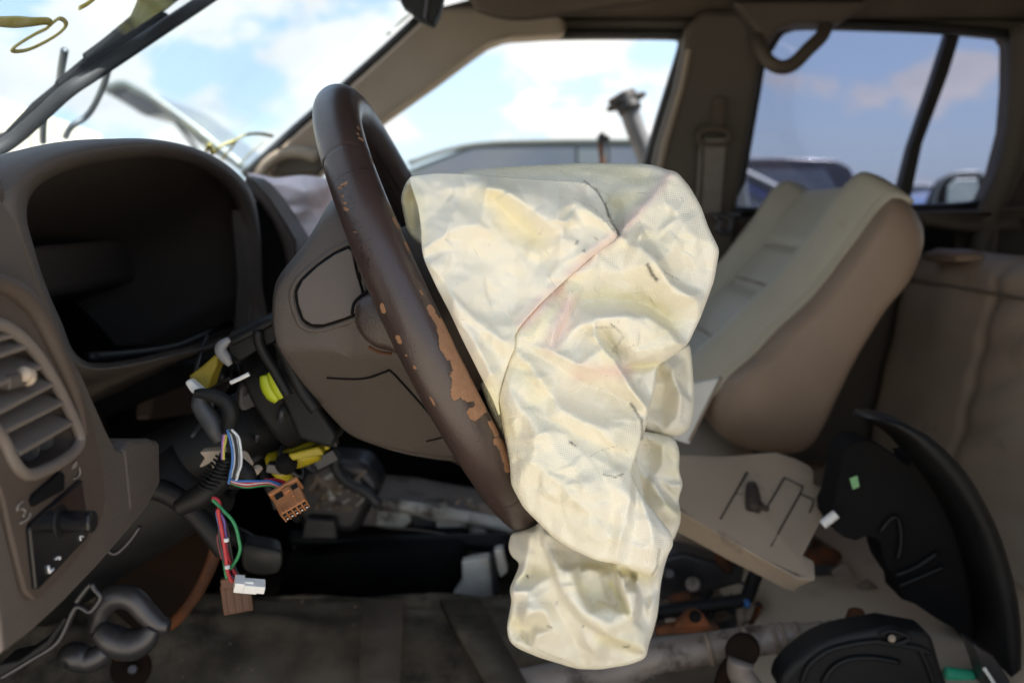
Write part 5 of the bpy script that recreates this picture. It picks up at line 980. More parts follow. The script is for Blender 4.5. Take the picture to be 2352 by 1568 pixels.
# wiring harness
wh2 = thing('wiring_harness', 'torn open wiring harness of coloured wires hanging from the steering column', 'wires', tuple(P(*zD(300, 200), .70)))
def wire(c, pts, Y=.69, r=.0009):
    ys = Y if hasattr(Y, '__len__') else [Y]*len(pts)
    tube('wire', [P(*zD(x, y), yy) for (x, y), yy in zip(pts, ys)], r, WM[c], wh2, 8, 6)
tube('taped_bundle', [P(*z9(x, y), .71) for x, y in ((250, 880), (330, 880), (450, 910), (560, 970), (610, 1080), (600, 1200), (585, 1290))], [.003, .004, .005, .0055, .006, .0055, .005], M['black'], wh2, 14, 5)
tube('grey_sleeve', [P(*z9(x, y), .715) for x, y in ((300, 900), (300, 990), (350, 1080), (420, 1180), (470, 1270), (520, 1360))], [.005, .0065, .007, .0075, .007, .005], M['sleeve'], wh2, 14, 5)
tube('taped_bundle', [P(*zD(x, y), .705) for x, y in ((330, 90), (300, 200), (270, 300), (180, 380), (100, 440), (20, 480), (-80, 540))], [.0055, .0065, .008, .009, .009, .008, .006], M['black'], wh2, 14, 5)
for k in range(9):
    a = k/9; p = P(*zD(330-180*a, 130+260*a), .700); tube('tape_rib', [p+Vector((-.008, 0, .003)), p+Vector((0, -.006, 0)), p+Vector((.008, 0, -.002))], .0008, M['black'], wh2, 6, 3)
tube('taped_bundle', [P(*zD(x, y), .71) for x, y in ((340, 140), (420, 200), (500, 270), (420, 300), (330, 310))], [.006, .008, .007, .007, .006], M['black'], wh2, 12, 4)
for k, (c, x0, x1) in enumerate((('pink', 300, 296), ('yellow', 316, 304), ('purple', 290, 290))):
    wire(c, [(x0+10, -80), (x0, -20), (x1, 30), (x1-4, 90), (x1-2, 130)], .694)
for k, (c, dx) in enumerate((('blue', -4), ('white', 12), ('blue', 27), ('black', 36), ('white', 46), ('blue', 60), ('white', 70))):
    wire(c, [(330+dx*.5, -120), (352+dx, -60), (370+dx, 20), (378+dx, 100), (374+dx*1.0, 180), (360+dx*.9, 240), (350+dx*.8, 300), (340+dx*.5, 330)], .690+.0015*(k % 3), .00095)
for k, c in enumerate(('blue', 'red', 'white', 'maroon', 'red', 'green')):
    wire(c, [(360, 300+k*4), (420, 312+k*7), (500, 320+k*8-10*(k == 0)), (600, 312+k*7), (680, 310+k*6), (740, 330+k*5), (790, 352+k*6)], [.69, .69, .69, .688, .684, .680, .676], .0011)
for k, c in enumerate(('red', 'red', 'purple', 'white')):
    wire(c, [(640, 302+k*3), (720, 298+k*6), (790, 312+k*8), (850, 345+k*6)], [.69, .688, .682, .672], .0012)
wire('red', [(205, 452), (240, 460), (262, 490), (262, 530), (250, 560)], .688, .0016)
wire('green', [(205, 465), (250, 505), (300, 560), (360, 620), (400, 690), (425, 790), (437, 880), (410, 960), (370, 1020), (350, 1045)], .672, .0013)
wire('red', [(250, 540), (262, 620), (280, 700), (300, 820), (318, 940), (330, 1040), (350, 1110), (376, 1150)], .668, .0015)
wire('blue', [(242, 560), (250, 620), (275, 720), (296, 830), (312, 950), (332, 1050), (362, 1110), (385, 1145)], .671, .0011)
wire('black', [(252, 560), (262, 680), (272, 800), (300, 950), (330, 1060), (380, 1140)], .675, .0012)
wire('maroon', [(270, 560), (300, 650), (318, 780), (330, 900), (360, 1010), (400, 1100)], .676, .0014)
wire('purple', [(262, 570), (300, 640), (310, 720), (322, 800)], .673, .0011)
wire('black', [(280, 570), (330, 700), (350, 840), (370, 960), (400, 1050), (430, 1100)], .68, .0013)
wire('red', [(300, 830), (320, 900), (345, 970), (370, 1040), (402, 1090)], .674, .0013)
wire('maroon', [(262, 740), (252, 800), (268, 880), (290, 960)], .69, .0013)
for (x, y) in ((322, 800), (330, 1025)): wire('white', [(x-1, y-14), (x, y), (x+1, y+14)], .6675, .0019)
wire('green', [(300, 960), (310, 1040), (325, 1120)], .70, .0012)
for pl_, yy in ((((95, 70), (180, 60), (285, 55), (290, 100), (240, 150), (180, 165), (110, 200), (92, 190), (140, 120)), .72), (((190, 160), (270, 140), (262, 240), (240, 280), (205, 230)), .715), (((430, 80), (470, 110), (520, 200), (500, 240), (450, 150)), .725), (((520, 210), (560, 205), (598, 235), (570, 275)), .725)):
    prism('torn_tape', [P(*zD(x, y), yy) for x, y in pl_], (.002, .006, .002), M['tan'], wh2, .0012)
# yellow plugs under the column
yp = thing('yellow_plug', 'yellow plastic plug lying diagonally under the steering column', 'connector', tuple(P(*zD(980, 100), .80)))
tube('plug_body', [P(*zD(x, y), .80) for x, y in ((830, 135), (900, 110), (1000, 75), (1090, 45))], [.0085, .010, .010, .009], M['yellow'], yp, 8, 2)
tube('plug_cap', [P(*zD(x, y), .815) for x, y in ((735, 215), (770, 190), (820, 160))], [.014, .016, .013], M['yellow'], yp, 12, 3)
tube('plug_tongue', [P(*zD(x, y), .80) for x, y in ((1080, 45), (1130, 30), (1180, 22))], [.005, .003, .002], M['yellow'], yp, 8, 2)
cyl('plug_hole', P(*zD(822, 165), .785), P(*zD(822, 165), .80), .009, M['void'], yp)
# pedals
pd = thing('brake_pedal', 'black rubber brake pedal pad low under the column', 'pedal', tuple(P(600, 1320, .92)))
pillow('pedal_pad', [tuple(P(x, y, .92)) for x, y in ((556, 1250), (600, 1254), (640, 1262), (650, 1275), (648, 1300), (636, 1318), (600, 1322), (570, 1316), (556, 1300))], (-.01, .035, 0), M['rubber'], pd, k=3)
tube('pedal_arm', [P(x, y, .95) for x, y in ((610, 1280), (560, 1240), (480, 1200), (420, 1120), (360, 1000))], .010, M['black'], pd, 10, 4)
# bent dark lever left of the floor
pk = thing('release_lever', 'smooth dark grey bent lever below the dashboard with a rusty rod', 'lever', tuple(P(*zd3(800, 1350), .78)))
tube('lever_bend', [P(*zd3(x, y), .78) for x, y in ((1110, 1195), (1040, 1180), (960, 1110), (890, 1030), (820, 1000), (740, 1010), (680, 1070), (650, 1150), (620, 1230))], [.006, .0085, .0095, .010, .010, .010, .009, .008, .006], M['steel'], pk, 16, 5)
tube('lever_bend', [P(*zd3(x, y), .775) for x, y in ((640, 1210), (720, 1270), (800, 1310), (880, 1310), (960, 1270), (1010, 1200))], [.008, .012, .013, .013, .010, .006], M['steel'], pk, 16, 5)
tube('lever_tip', [P(*zd3(x, y), .77) for x, y in ((420, 1420), (470, 1390), (520, 1400), (580, 1420), (650, 1390), (700, 1350))], [.008, .011, .012, .010, .009, .007], M['steel'], pk, 16, 5)
tube('rusty_rod', [P(*zd3(x, y), .82) for x, y in ((1440, 560), (1420, 680), (1370, 830), (1290, 980), (1200, 1100), (1120, 1180), (1040, 1200), (900, 1350), (760, 1380))], .0055, M['rust'], pk, 10, 5)
sp2 = thing('spring_clip', 'thin bent steel clip between the dashboard edge and the lever', 'clip', tuple(P(*zd3(560, 1100), .70)))
tube('clip_wire', [P(*zd3(x, y), .70) for x, y in ((500, 1040), (560, 960), (600, 920), (620, 950), (660, 1000), (640, 1050), (590, 1100), (540, 1075), (505, 1068), (470, 1120), (380, 1300), (200, 1420), (0, 1540))], .0022, M['steel'], sp2, 8, 5)
tube('clip_wire', [P(*zd3(x, y), .72) for x, y in ((700, 690), (760, 720), (850, 640), (920, 540))], .0018, M['steel'], sp2, 8, 4)
prism('clip_plate', [P(*zd3(x, y), .73) for x, y in ((-20, 1450), (120, 1420), (300, 1290), (420, 1130), (440, 1160), (330, 1330), (160, 1480), (-20, 1568))], (0, .03, 0), M['black'], sp2, .004)
rp_ = thing('rusty_plate', 'rusty brown sheet metal under the dashboard behind the wires', 'metal sheet', tuple(P(450, 1350, 1.0)))
prism('sheet', [P(x, y, 1.02) for x, y in ((300, 1150), (480, 1160), (500, 1260), (470, 1350), (420, 1420), (330, 1470), (250, 1400), (240, 1280))], (0, .02, 0), M['rustdark'], rp_, .006)
hz = thing('black_hose', 'black hose curving down from the dashboard edge to the wires', 'hose', tuple(P(420, 1200, .76)))
tube('hose', [P(*zd3(x, y), .76) for x, y in ((960, 280), (1100, 320), (1220, 400), (1300, 480), (1400, 590), (1480, 700))], .009, M['black'], hz, 12, 5)
dl = thing('floor_fitting', 'dull round fitting half buried in the dark floor carpet at the lower left', 'fitting', tuple(P(*zd3(870, 1480), .95)))
cyl('fitting_base', P(*zd3(860, 1470), .95), P(*zd3(860, 1470), .97), .020, M['rustdark'], dl, 30, bevel=.004)
cyl('fitting_stud', P(*zd3(870, 1475), .935), P(*zd3(870, 1475), .955), .005, M['steel'], dl, 20, bevel=.002)
# beige trim panel with slots
tp_ = thing('trim_panel', 'beige plastic trim panel with cut slots thrown on the floor beside the seat', 'trim panel', tuple(P(1750, 1300, 1.15)))
YP = 1.12
to = [(60, 300), (150, 305), (430, 316), (600, 300), (730, 290), (840, 325), (925, 368), (950, 400), (945, 430), (930, 462), (1015, 505), (1036, 535), (1030, 565), (940, 740), (865, 880), (945, 925), (957, 945), (950, 985), (860, 975), (500, 770), (190, 590), (60, 540)]
def tilt(x, y): return P(*zB(x, y), YP-.00022*(y-290)+.00005*(x-500))
prism('panel_face', [tilt(x, y) for x, y in to], (.004, .016, .006), M['tan'], tp_, .006)
prism('panel_flange', [tilt(x, y) for x, y in ((60, 545), (190, 592), (500, 772), (860, 978), (952, 975))]+[tilt(x, y)+Vector((0, .045, -.012)) for x, y in ((945, 1040), (905, 1065), (860, 1050), (500, 880), (190, 700), (60, 640))], (-.001, .004, .003), M['tan'], tp_, .004)
def slot(pts, r=.0014): tube('slot', [tilt(x, y)+Vector((0, -.0008, 0)) for x, y in pts], r, M['slotclip'], tp_, 6, 1)
M['slotclip'] = mat('slot_shade_and_clip', (.05, .036, .028), .8, c2=(.03, .02, .017), nscale=90)  # dark tone painted for the shade in the slots; also the brown clip
slot([(565, 358), (410, 628)]); slot([(500, 482), (548, 490)]); slot([(620, 540), (675, 565), (780, 388), (885, 440), (868, 482), (700, 785)]); slot([(868, 482), (945, 515), (940, 550), (920, 592)])
tube('clip', [tilt(x, y)+Vector((0, -.010, 0)) for x, y in ((590, 560), (588, 500), (582, 440), (580, 412))], [.008, .0085, .007, .005], M['slotclip'], tp_, 12, 4)
tube('clip_tail', [tilt(x, y)+Vector((0, -.006, 0)) for x, y in ((600, 500), (640, 545), (680, 562))], [.005, .004, .003], M['slotclip'], tp_, 10, 4)
# black inner-wing liner leaning on the rear seat
wl = thing('wheel_arch_liner', 'black plastic wheel arch liner with a wide curved rim leaning on the rear seat', 'wheel arch liner', tuple(P(2200, 1500, .95)))
bo = [(1285, 52), (1370, 55), (1455, 72), (1530, 105), (1610, 150), (1690, 215), (1760, 285), (1830, 370), (1885, 450), (1940, 550), (1990, 650), (2030, 750), (2065, 860), (2095, 970), (2120, 1080), (2135, 1200), (2142, 1330), (2140, 1480), (2135, 1600)]
bi0 = [(1300, 62), (1350, 90), (1400, 122), (1440, 155), (1490, 205), (1530, 262), (1590, 330), (1650, 400), (1710, 480), (1765, 565), (1815, 660), (1860, 760), (1890, 850), (1920, 950), (1945, 1050), (1965, 1150), (1980, 1260), (1988, 1380), (1988, 1600)]
bi = [(b[0]*.72+a[0]*.28, b[1]*.72+a[1]*.28) for a, b in zip(bo, bi0)]
loft('liner_rim', [[P(*zB(*a), .97), P(*zB(a[0]*.5+b[0]*.5, a[1]*.5+b[1]*.5), .955), P(*zB(*b), .975), P(*zB(*b), .975)+Vector((-.005, .05, -.005)), P(*zB(*a), .97)+Vector((0, .05, 0))] for a, b in zip(bo, bi)], M['black'], wl, caps=(True, True))
li_ = [(1200, 178), (1150, 205), (1125, 250), (1105, 330), (1090, 420), (1070, 520), (1045, 580), (1050, 640), (1080, 700), (1130, 735), (1195, 752), (1240, 728), (1300, 735), (1335, 765), (1345, 840), (1365, 900), (1410, 970), (1445, 1020), (1455, 1090), (1490, 1100), (1540, 1120), (1640, 1190), (1760, 1260), (1850, 1350), (1900, 1470), (1960, 1560), (2060, 1600), (1990, 1250), (1920, 980), (1850, 760), (1740, 540), (1640, 400), (1540, 275), (1490, 285), (1515, 300), (1500, 320), (1450, 290), (1400, 245), (1330, 205), (1260, 180)]
prism('liner_shell', [P(*zB(x, y), 1.035) for x, y in li_], (-.0, .05, 0), M['void'], wl, .008)
tube('shell_rib', [P(*zB(x, y), 1.028) for x, y in ((1330, 700), (1400, 620), (1440, 640), (1450, 760), (1430, 860))], .0022, M['black'], wl, 8, 4)
tube('shell_rib', [P(*zB(x, y), 1.028) for x, y in ((1420, 950), (1540, 900), (1660, 820))], .0026, M['black'], wl, 8, 4)
tube('shell_rib', [P(*zB(x, y), 1.028) for x, y in ((1440, 1010), (1560, 960), (1700, 900))], .0022, M['black'], wl, 8, 4)
prism('green_sticker', [P(*zB(x, y), 1.030) for x, y in ((1155, 395), (1200, 378), (1212, 440), (1175, 458))], (0, .002, 0), M['greenl'], wl, .0003)
pin = thing('metal_pin', 'short bright metal pin between the trim panel and the black liner', 'pin', tuple(P(*zB(1040, 630), 1.02)))
cyl('pin_rod', P(*zB(998, 660), 1.02), P(*zB(1078, 597), 1.02), .0052, M['whiteconn'], pin, 14, bevel=.001)
# pipe lying across the floor
px_ = thing('exhaust_pipe', 'dirty grey metal pipe with dark ring grooves lying across the floor', 'pipe', tuple(P(1600, 1530, 1.0)))
cen = [(-820, 1640, .10), (-500, 1570, .095), (-200, 1500, 112), (0, 1425, 108), (200, 1390, 104), (400, 1360, 98), (560, 1335, 95), (700, 1315, 88), (820, 1300, 80), (900, 1290, 70), (1000, 1265, 52), (1130, 1250, 38)]
cen[0] = (-820, 1600, 100); cen[1] = (-500, 1545, 106)
YQ = .99
tube('pipe_body', [P(*zB(x, y+0), YQ) for x, y, r in cen], [r/1.96/1.2755/F*YQ for x, y, r in cen], M['pipe'], px_, 28, 4)
def ringq(x, y, r, w_=.0025, m='rustd'): 
    c = P(*zB(x, y), YQ); ax_ = (P(*zB(x+60, y-14), YQ)-P(*zB(x-60, y+14), YQ)).normalized(); cyl('ring_groove', c-ax_*w_, c+ax_*w_, r/1.96/1.2755/F*YQ+.0009, M['boardedge'], px_, 28)
for x, y, r in ((345, 1368, 100), (560, 1336, 96), (720, 1312, 88), (770, 1306, 85), (850, 1296, 77), (985, 1268, 55), (1050, 1258, 48)): ringq(x, y, r)
prism('pipe_flange', [P(*zB(x, y), YQ-.03) for x, y in ((130, 1262), (185, 1205), (230, 1165), (268, 1152), (300, 1166), (335, 1205), (375, 1255))], (0, .012, 0), M['rust'], px_, .003)
cyl('flange_hole', P(*zB(268, 1185), YQ-.045), P(*zB(268, 1185), YQ-.02), .006, M['void'], px_)
tube('rust_band', [P(*zB(x, y), YQ-.01) for x, y in ((40, 1270), (110, 1255), (200, 1245), (330, 1240), (400, 1250))], [.004, .006, .007, .006, .003], M['rust'], px_, 8, 3)
st = thing('bolt_stub', 'rusty bolt stub with a round head standing in front of the pipe', 'bolt', tuple(P(*zB(540, 1540), .93)))
cyl('stub_head', P(*zB(535, 1385), .93), P(*zB(545, 1370), .955), .0165, M['rustdark'], st, 24, bevel=.004)
tube('stub_neck', [P(*zB(x, y), .925) for x, y in ((530, 1440), (520, 1500), (560, 1568), (600, 1640))], [.013, .012, .013, .015], M['pipe'], st, 14, 3)
tube('stub_leg', [P(*zB(x, y), .94) for x, y in ((500, 1440), (450, 1500), (420, 1600))], .009, M['rustdark'], st, 12, 3)
st2 = thing('bolt_stub', 'short dark upright bolt at the far right end of the pipe', 'bolt', tuple(P(*zB(1190, 1250), 1.0)))
tube('bolt_shank', [P(*zB(x, y), 1.0) for x, y in ((1190, 1150), (1190, 1200), (1188, 1260))], [.008, .011, .013], M['rust'], st2, 12, 3)
# black shroud in the lower right corner
bs = thing('plastic_shroud', 'black ribbed plastic shroud in the lower right corner of the floor', 'plastic cover', tuple(P(2050, 1560, .88)))
so_ = [(740, 1620), (770, 1530), (830, 1455), (900, 1400), (980, 1345), (1060, 1310), (1150, 1285), (1280, 1262), (1380, 1243), (1450, 1258), (1600, 1284), (1640, 1305), (1665, 1400), (1690, 1490), (1740, 1620)]
prism('shroud_body', [P(*zB(x, y), .90) for x, y in so_], (.0, .04, .0), M['black'], bs, .012)
for rb in (((880, 1568), (920, 1470), (1020, 1390), (1150, 1350), (1300, 1330), (1420, 1345), (1560, 1370), (1620, 1400)), ((1000, 1568), (1060, 1480), (1160, 1430), (1300, 1425), (1440, 1450)), ((1560, 1375), (1600, 1460), (1640, 1568)), ((1330, 1290), (1400, 1270), (1500, 1310), (1400, 1345), (1310, 1325))):
    tube('shroud_rib', [P(*zB(x, y), .897) for x, y in rb], .0026, M['black'], bs, 8, 4)
cyl('shroud_pin', P(*zB(1398, 1312), .885), P(*zB(1398, 1312), .90), .0035, M['boardedge'], bs, 14)
gs = thing('green_stick', 'small green plastic tube lying right of the black shroud', 'plastic tube', tuple(P(*zB(1780, 1520), .96)))
tube('stick', [P(*zB(x, y), .96) for x, y in ((1705, 1512), (1780, 1522), (1860, 1530))], .0072, M['green'], gs, 12, 3)
gd = thing('steel_strap', 'dark steel strap with a bright edge at the lower right corner', 'strap', tuple(P(2400, 1568, .92)))
prism('strap', [P(*zB(x, y), .93) for x, y in ((1860, 1340), (1990, 1420), (2080, 1560), (2080, 1640), (1960, 1640), (1910, 1480))], (0, .03, 0), M['steel'], gd, .003)
tube('strap_edge', [P(*zB(x, y), .925) for x, y in ((1925, 1480), (1960, 1530), (1990, 1580))], .0018, M['whiteconn'], gd, 8, 3)
# seat rail debris under the trim panel
sr_ = thing('seat_rail', 'broken dark seat rail with rusty bolts lying below the trim panel', 'seat rail', tuple(P(*zB(400, 1050), 1.15)))
prism('rail_plate', [P(*zB(x, y), 1.18) for x, y in ((60, 850), (200, 820), (420, 880), (560, 900), (540, 1000), (300, 1060), (200, 1080), (60, 1100))], (0, .05, 0), M['steel'], sr_, .006)
tube('rail_bar', [P(*zB(x, y), 1.12) for x, y in ((40, 1165), (200, 1140), (380, 1115), (545, 1090), (580, 1040), (600, 980), (625, 930))], .0085, M['black'], sr_, 10, 3)
cyl('rail_bolt', P(*zB(255, 1000), 1.13), P(*zB(255, 1000), 1.17), .009, M['pipe'], sr_, 20, bevel=.003)
cyl('rail_bolt', P(*zB(120, 940), 1.14), P(*zB(120, 940), 1.17), .007, M['steel'], sr_, 20, bevel=.003)
tube('rail_tab', [P(*zB(x, y), 1.13) for x, y in ((120, 1110), (180, 1085), (240, 1080))], .008, M['rust'], sr_, 10, 3)
prism('rust_tab', [P(*zB(x, y), 1.16) for x, y in ((395, 830), (440, 850), (490, 900), (480, 950), (430, 930), (395, 880))], (0, .02, 0), M['rust'], sr_, .003)
cyl('blue_tip', P(*zB(548, 1112), 1.11), P(*zB(580, 1112), 1.11), .005, WM['blue'], sr_, 12)
rb2 = thing('rusty_bracket', 'rusty bracket with a bolt poking out right of the beige trim panel', 'bracket', tuple(P(*zB(1000, 900), 1.25)))
prism('bracket_plate', [P(*zB(x, y), 1.25) for x, y in ((870, 860), (900, 780), (950, 730), (1030, 790), (1090, 830), (1110, 870), (1050, 940), (1030, 980), (950, 970))], (0, .04, 0), M['steel'], rb2, .006)
tube('bracket_bolt', [P(*zB(x, y), 1.22) for x, y in ((900, 850), (980, 835), (1060, 840), (1090, 860))], [.009, .011, .010, .007], M['rust'], rb2, 12, 3)
prism('rust_corner', [P(*zB(x, y), 1.24) for x, y in ((935, 740), (1000, 775), (960, 790), (930, 770))], (0, .02, 0), M['rust'], rb2, .002)
prism('bracket_foil', [P(*zB(x, y), 1.24) for x, y in ((1050, 930), (1130, 880), (1180, 960), (1090, 985))], (0, .01, 0), M['pipe'], rb2, .002)
# passenger airbag lying on the far dash
pb = thing('passenger_airbag', 'pinkish white deflated passenger airbag spread on the far side of the dashboard', 'airbag', tuple(P(680, 520, 1.35)))
Pout = [(560, 396, 0), (590, 399, 0), (630, 410, -2), (655, 407, 0), (690, 402, 0), (740, 407, 0), (800, 420, 0), (830, 520, 0), (800, 640, 0), (700, 640, 0), (690, 545, 0), (676, 520, 0), (655, 490, 0), (630, 455, 0), (600, 420, 0)]
PINK0, SHADE_YEL0, SOOT_CREASE0 = PINK, SHADE_YEL, SOOT_CREASE; SHADE_YEL = []; SOOT_CREASE = []; PINK = []
sheet('bag_cloth', Pout, [[(640, 425, 0), (700, 440, 25), (760, 430, 10)], [(650, 470, -10), (720, 480, 20), (780, 470, 0)], [(690, 510, 0), (740, 520, 25)]], 1.30, M['cloth'], pb, seed=21, crump=40, camp=.16, thick=60, roll=40, rollw=20)
# ================================================================ crumbs and grit on the floor
def prof_z(prof, y):
    for (a, za), (b, zb) in zip(prof[:-1], prof[1:]):
        if a <= y <= b: return za+(zb-za)*(y-a)/(b-a)
    return prof[-1][1]
PT = [(.70, -.655), (.85, -.62), (1.0, -.572), (1.10, -.505), (1.15, -.482), (1.18, -.482)]
PH = [(.60, -.655), (.80, -.60), (.95, -.545), (1.10, -.515), (1.30, -.505), (1.45, -.51), (1.60, -.56)]
dr = random.Random(12)
def crumbs(name, label, prof, x0, x1, n, s0, s1, m):
    v = []; f = []
    for k in range(n):
        x, y = dr.uniform(x0, x1), dr.uniform(prof[0][0]+.05, prof[-1][0]-.01); z = H+prof_z(prof, y)+.011; s = dr.uniform(s0, s1)
        c = Vector((x, y, z)); a = dr.uniform(0, 6.28); b0 = len(v)
        for q in range(4): v.append(c+Vector((math.cos(a+q*1.57)*s*dr.uniform(.6, 1.3), math.sin(a+q*1.57)*s*dr.uniform(.5, 1), dr.uniform(-.001, .002))))
        v.append(c+Vector((0, 0, s*dr.uniform(.3, .7)))); f += [[b0+q, b0+(q+1) % 4, b0+4] for q in range(4)]
    o = mk(name, v, f, m, None, False); tag(o, label, None, None, 'stuff')
crumbs('glass_crumbs', 'pale glass crumbs and chips scattered over the tan floor', PH, .08, .90, 420, .0012, .004, M['board'])
crumbs('dirt', 'dark grit and crumbs scattered over the tan floor', PH, .08, .90, 500, .0015, .006, M['carpet'])
crumbs('dry_dirt', 'pale dust crumbs scattered over the dark floor carpet', PT, -.60, .04, 350, .001, .003, M['carpetl'])
fl2 = thing('paper_scrap', 'torn scrap of dusty pale foil lying on the tan floor behind the pipe', 'scrap', tuple(P(1930, 1400, 1.2)))
mk('scrap_sheet', [P(*zB(x, y), 1.2)+Vector((0, 0, .004*(i % 2))) for i, (x, y) in enumerate(((1190, 1010), (1260, 985), (1330, 1030), (1300, 1080), (1220, 1075)))]+[P(*zB(1260, 1035), 1.19)+Vector((0, 0, .012))], [[0, 1, 5], [1, 2, 5], [2, 3, 5], [3, 4, 5], [4, 0, 5]], M['pipe'], fl2, False, solid=.0008)
# ================================================================ small scrap
def scrap(name, label, m, spots, n, s0, s1):
    v = []; f = []
    for k in range(n):
        (xa, ya, xb, yb, Y0, Y1) = dr.choice(spots); s = dr.uniform(s0, s1); a_ = (dr.uniform(xa, xb), dr.uniform(ya, yb))
        c = P(*a_, dr.uniform(Y0, Y1)) if Y0 else PZ(*a_, H-.502+dr.uniform(.002, .012))
        a, b = dr.uniform(0, 6.28), dr.uniform(-.6, .6); X = Vector((math.cos(a)*math.cos(b), math.sin(a)*math.cos(b), math.sin(b))); Y_ = X.orthogonal().normalized(); Z_ = X.cross(Y_)
        sx, sy, sz = s*dr.uniform(.8, 3.2), s*dr.uniform(.3, 1), s*dr.uniform(.15, .5); b0 = len(v)
        v += [c+X*(i*sx)+Y_*(j*sy*(1 if i < 0 else dr.uniform(.4, 1.1)))+Z_*(q*sz) for i in (-1, 1) for j in (-1, 1) for q in (-1, 1)]
        f += [[b0+q for q in ff] for ff in ([0, 1, 3, 2], [4, 5, 7, 6], [0, 1, 5, 4], [2, 3, 7, 6], [0, 2, 6, 4], [1, 3, 7, 5])]
    o = mk(name, v, f, m, None, False, .0008, 1); tag(o, label, None, None, 'stuff')
FS = [(1520, 1285, 1800, 1430, 0, 0), (1540, 1330, 1900, 1450, 0, 0), (1830, 1280, 1960, 1330, 0, 0)]
BS = [(860, 1140, 1150, 1205, 1.412, 1.42), (720, 1090, 830, 1170, 1.314, 1.32)]
scrap('metal_scrap', 'small dark metal scraps heaped under the trim panel', M['steel'], FS, 60, .003, .009)
scrap('rusty_scrap', 'small rusty fragments heaped under the trim panel', M['rust'], FS, 26, .002, .006)
scrap('plastic_scrap', 'small tan plastic fragments on the floor beside the seat', M['tan'], FS, 22, .002, .007)
scrap('dirt_clumps', 'dark dirt and fragments lying on the cross beam', M['boardedge'], BS, 46, .002, .008)
scrap('paint_flakes', 'pale flakes lying on the cross beam', M['white'], BS, 26, .0015, .006)
# ================================================================ the yard outside
g_ = mk('ground', [(-300, -300, 0), (300, -300, 0), (300, 300, 0), (-300, 300, 0)], [[0, 1, 2, 3]], M['ground']); tag(g_, 'bare gravel lot', None, None, 'structure')
def wheel(par, x, y, r=.33, w_=.2):
    cyl('tyre', (x, y, r), (x, y+w_, r), r, M['tyre'], par, 28, bevel=.03); t = cyl('hub', (x, y-.006, r), (x, y+.02, r), r*.58, M['steel'], par, 20, bevel=.01)
def vehicle(name, label, cat, prof, x, y, wd, paint, flip=1, wins=(), zc=None, wheels=(), inset=.16, belt=1.0, group='vehicles standing in the scrap yard'):
    """side profile (x, z) extruded across y; everything above the belt leans inwards"""
    t = thing(name, label, cat, (x, y+wd/2, 0), group)
    def pos(px, pz, f): s = max(0, (pz-belt)/.55)*inset; return Vector((x+flip*px, y+s+(wd-2*s)*f, pz))
    n = len(prof); v = [pos(a, b, f) for f in (0, 1) for a, b in prof]
    f_ = [list(range(n)), list(range(n, 2*n))]+[[i, (i+1) % n, n+(i+1) % n, n+i] for i in range(n)]
    mk('body', v, f_, paint, t, True, .02, 3, angle=25)
    for w_ in wins:
        a = [pos(p, q, 0)+Vector((0, -.012, 0)) for p, q in w_]; k = len(a)
        mk('window', a+[p+Vector((0, .03, 0)) for p in a], [list(range(k)), list(range(k, 2*k))]+[[i, (i+1) % k, k+(i+1) % k, k+i] for i in range(k)], M['carglass'], t, True, .004)
    for wx in wheels:
        for yy in (y-.01, y+wd-.19): wheel(t, x+flip*wx, yy)
    return t, pos
def endglass(t, pos, a, b, m):   # windshield or rear glass lying on the slope a-b
    p = [pos(*a, .08), pos(*b, .08), pos(*b, .92), pos(*a, .92)]; n = (p[1]-p[0]).cross(p[3]-p[0]).normalized(); n = n if n.z > 0 else -n
    mk('end_glass', [q+n*.012 for q in p]+[q-n*.01 for q in p], [[0, 1, 2, 3], [4, 5, 6, 7]]+[[i, (i+1) % 4, 4+(i+1) % 4, 4+i] for i in range(4)], m, t, False)
# silver pickup beyond the front window : nose to the left
pk_prof = [(-2.6, .45), (-2.65, .8), (-2.5, 1.0), (-1.35, 1.12), (-.95, 1.20), (-.42, 1.49), (-.20, 1.575), (.1, 1.60), (.75, 1.60), (.98, 1.57), (1.04, 1.48), (1.08, 1.08), (2.75, 1.08), (2.78, .5), (2.2, .42), (-2.0, .38)]
t, ps_ = vehicle('parked_pickup', 'silver pickup truck with dark side windows standing just outside the far front window', 'pickup truck', pk_prof, 0, 4.4, 1.8, M['silver'], 1,
    wins=(((-.80, 1.17), (-.36, 1.49), (-.16, 1.565), (.28, 1.578), (.28, 1.17)), ((.43, 1.17), (.43, 1.578), (.80, 1.575), (.94, 1.53), (.98, 1.17))), wheels=(-1.75, 1.85), belt=1.1, inset=.12)
endglass(t, ps_, (-.93, 1.215), (-.44, 1.48), M['carglass'])
prism('door_pillar', [(.29, 4.405, 1.15), (.42, 4.405, 1.15), (.42, 4.495, 1.585), (.29, 4.495, 1.585)], (0, .03, 0), M['greyp'], t, .005)
tube('roof_gutter', [(-.46, 4.49, 1.50), (-.22, 4.50, 1.575), (.1, 4.50, 1.598), (.75, 4.50, 1.598), (.98, 4.5, 1.57)], .012, M['silver'], t, 8, 4)
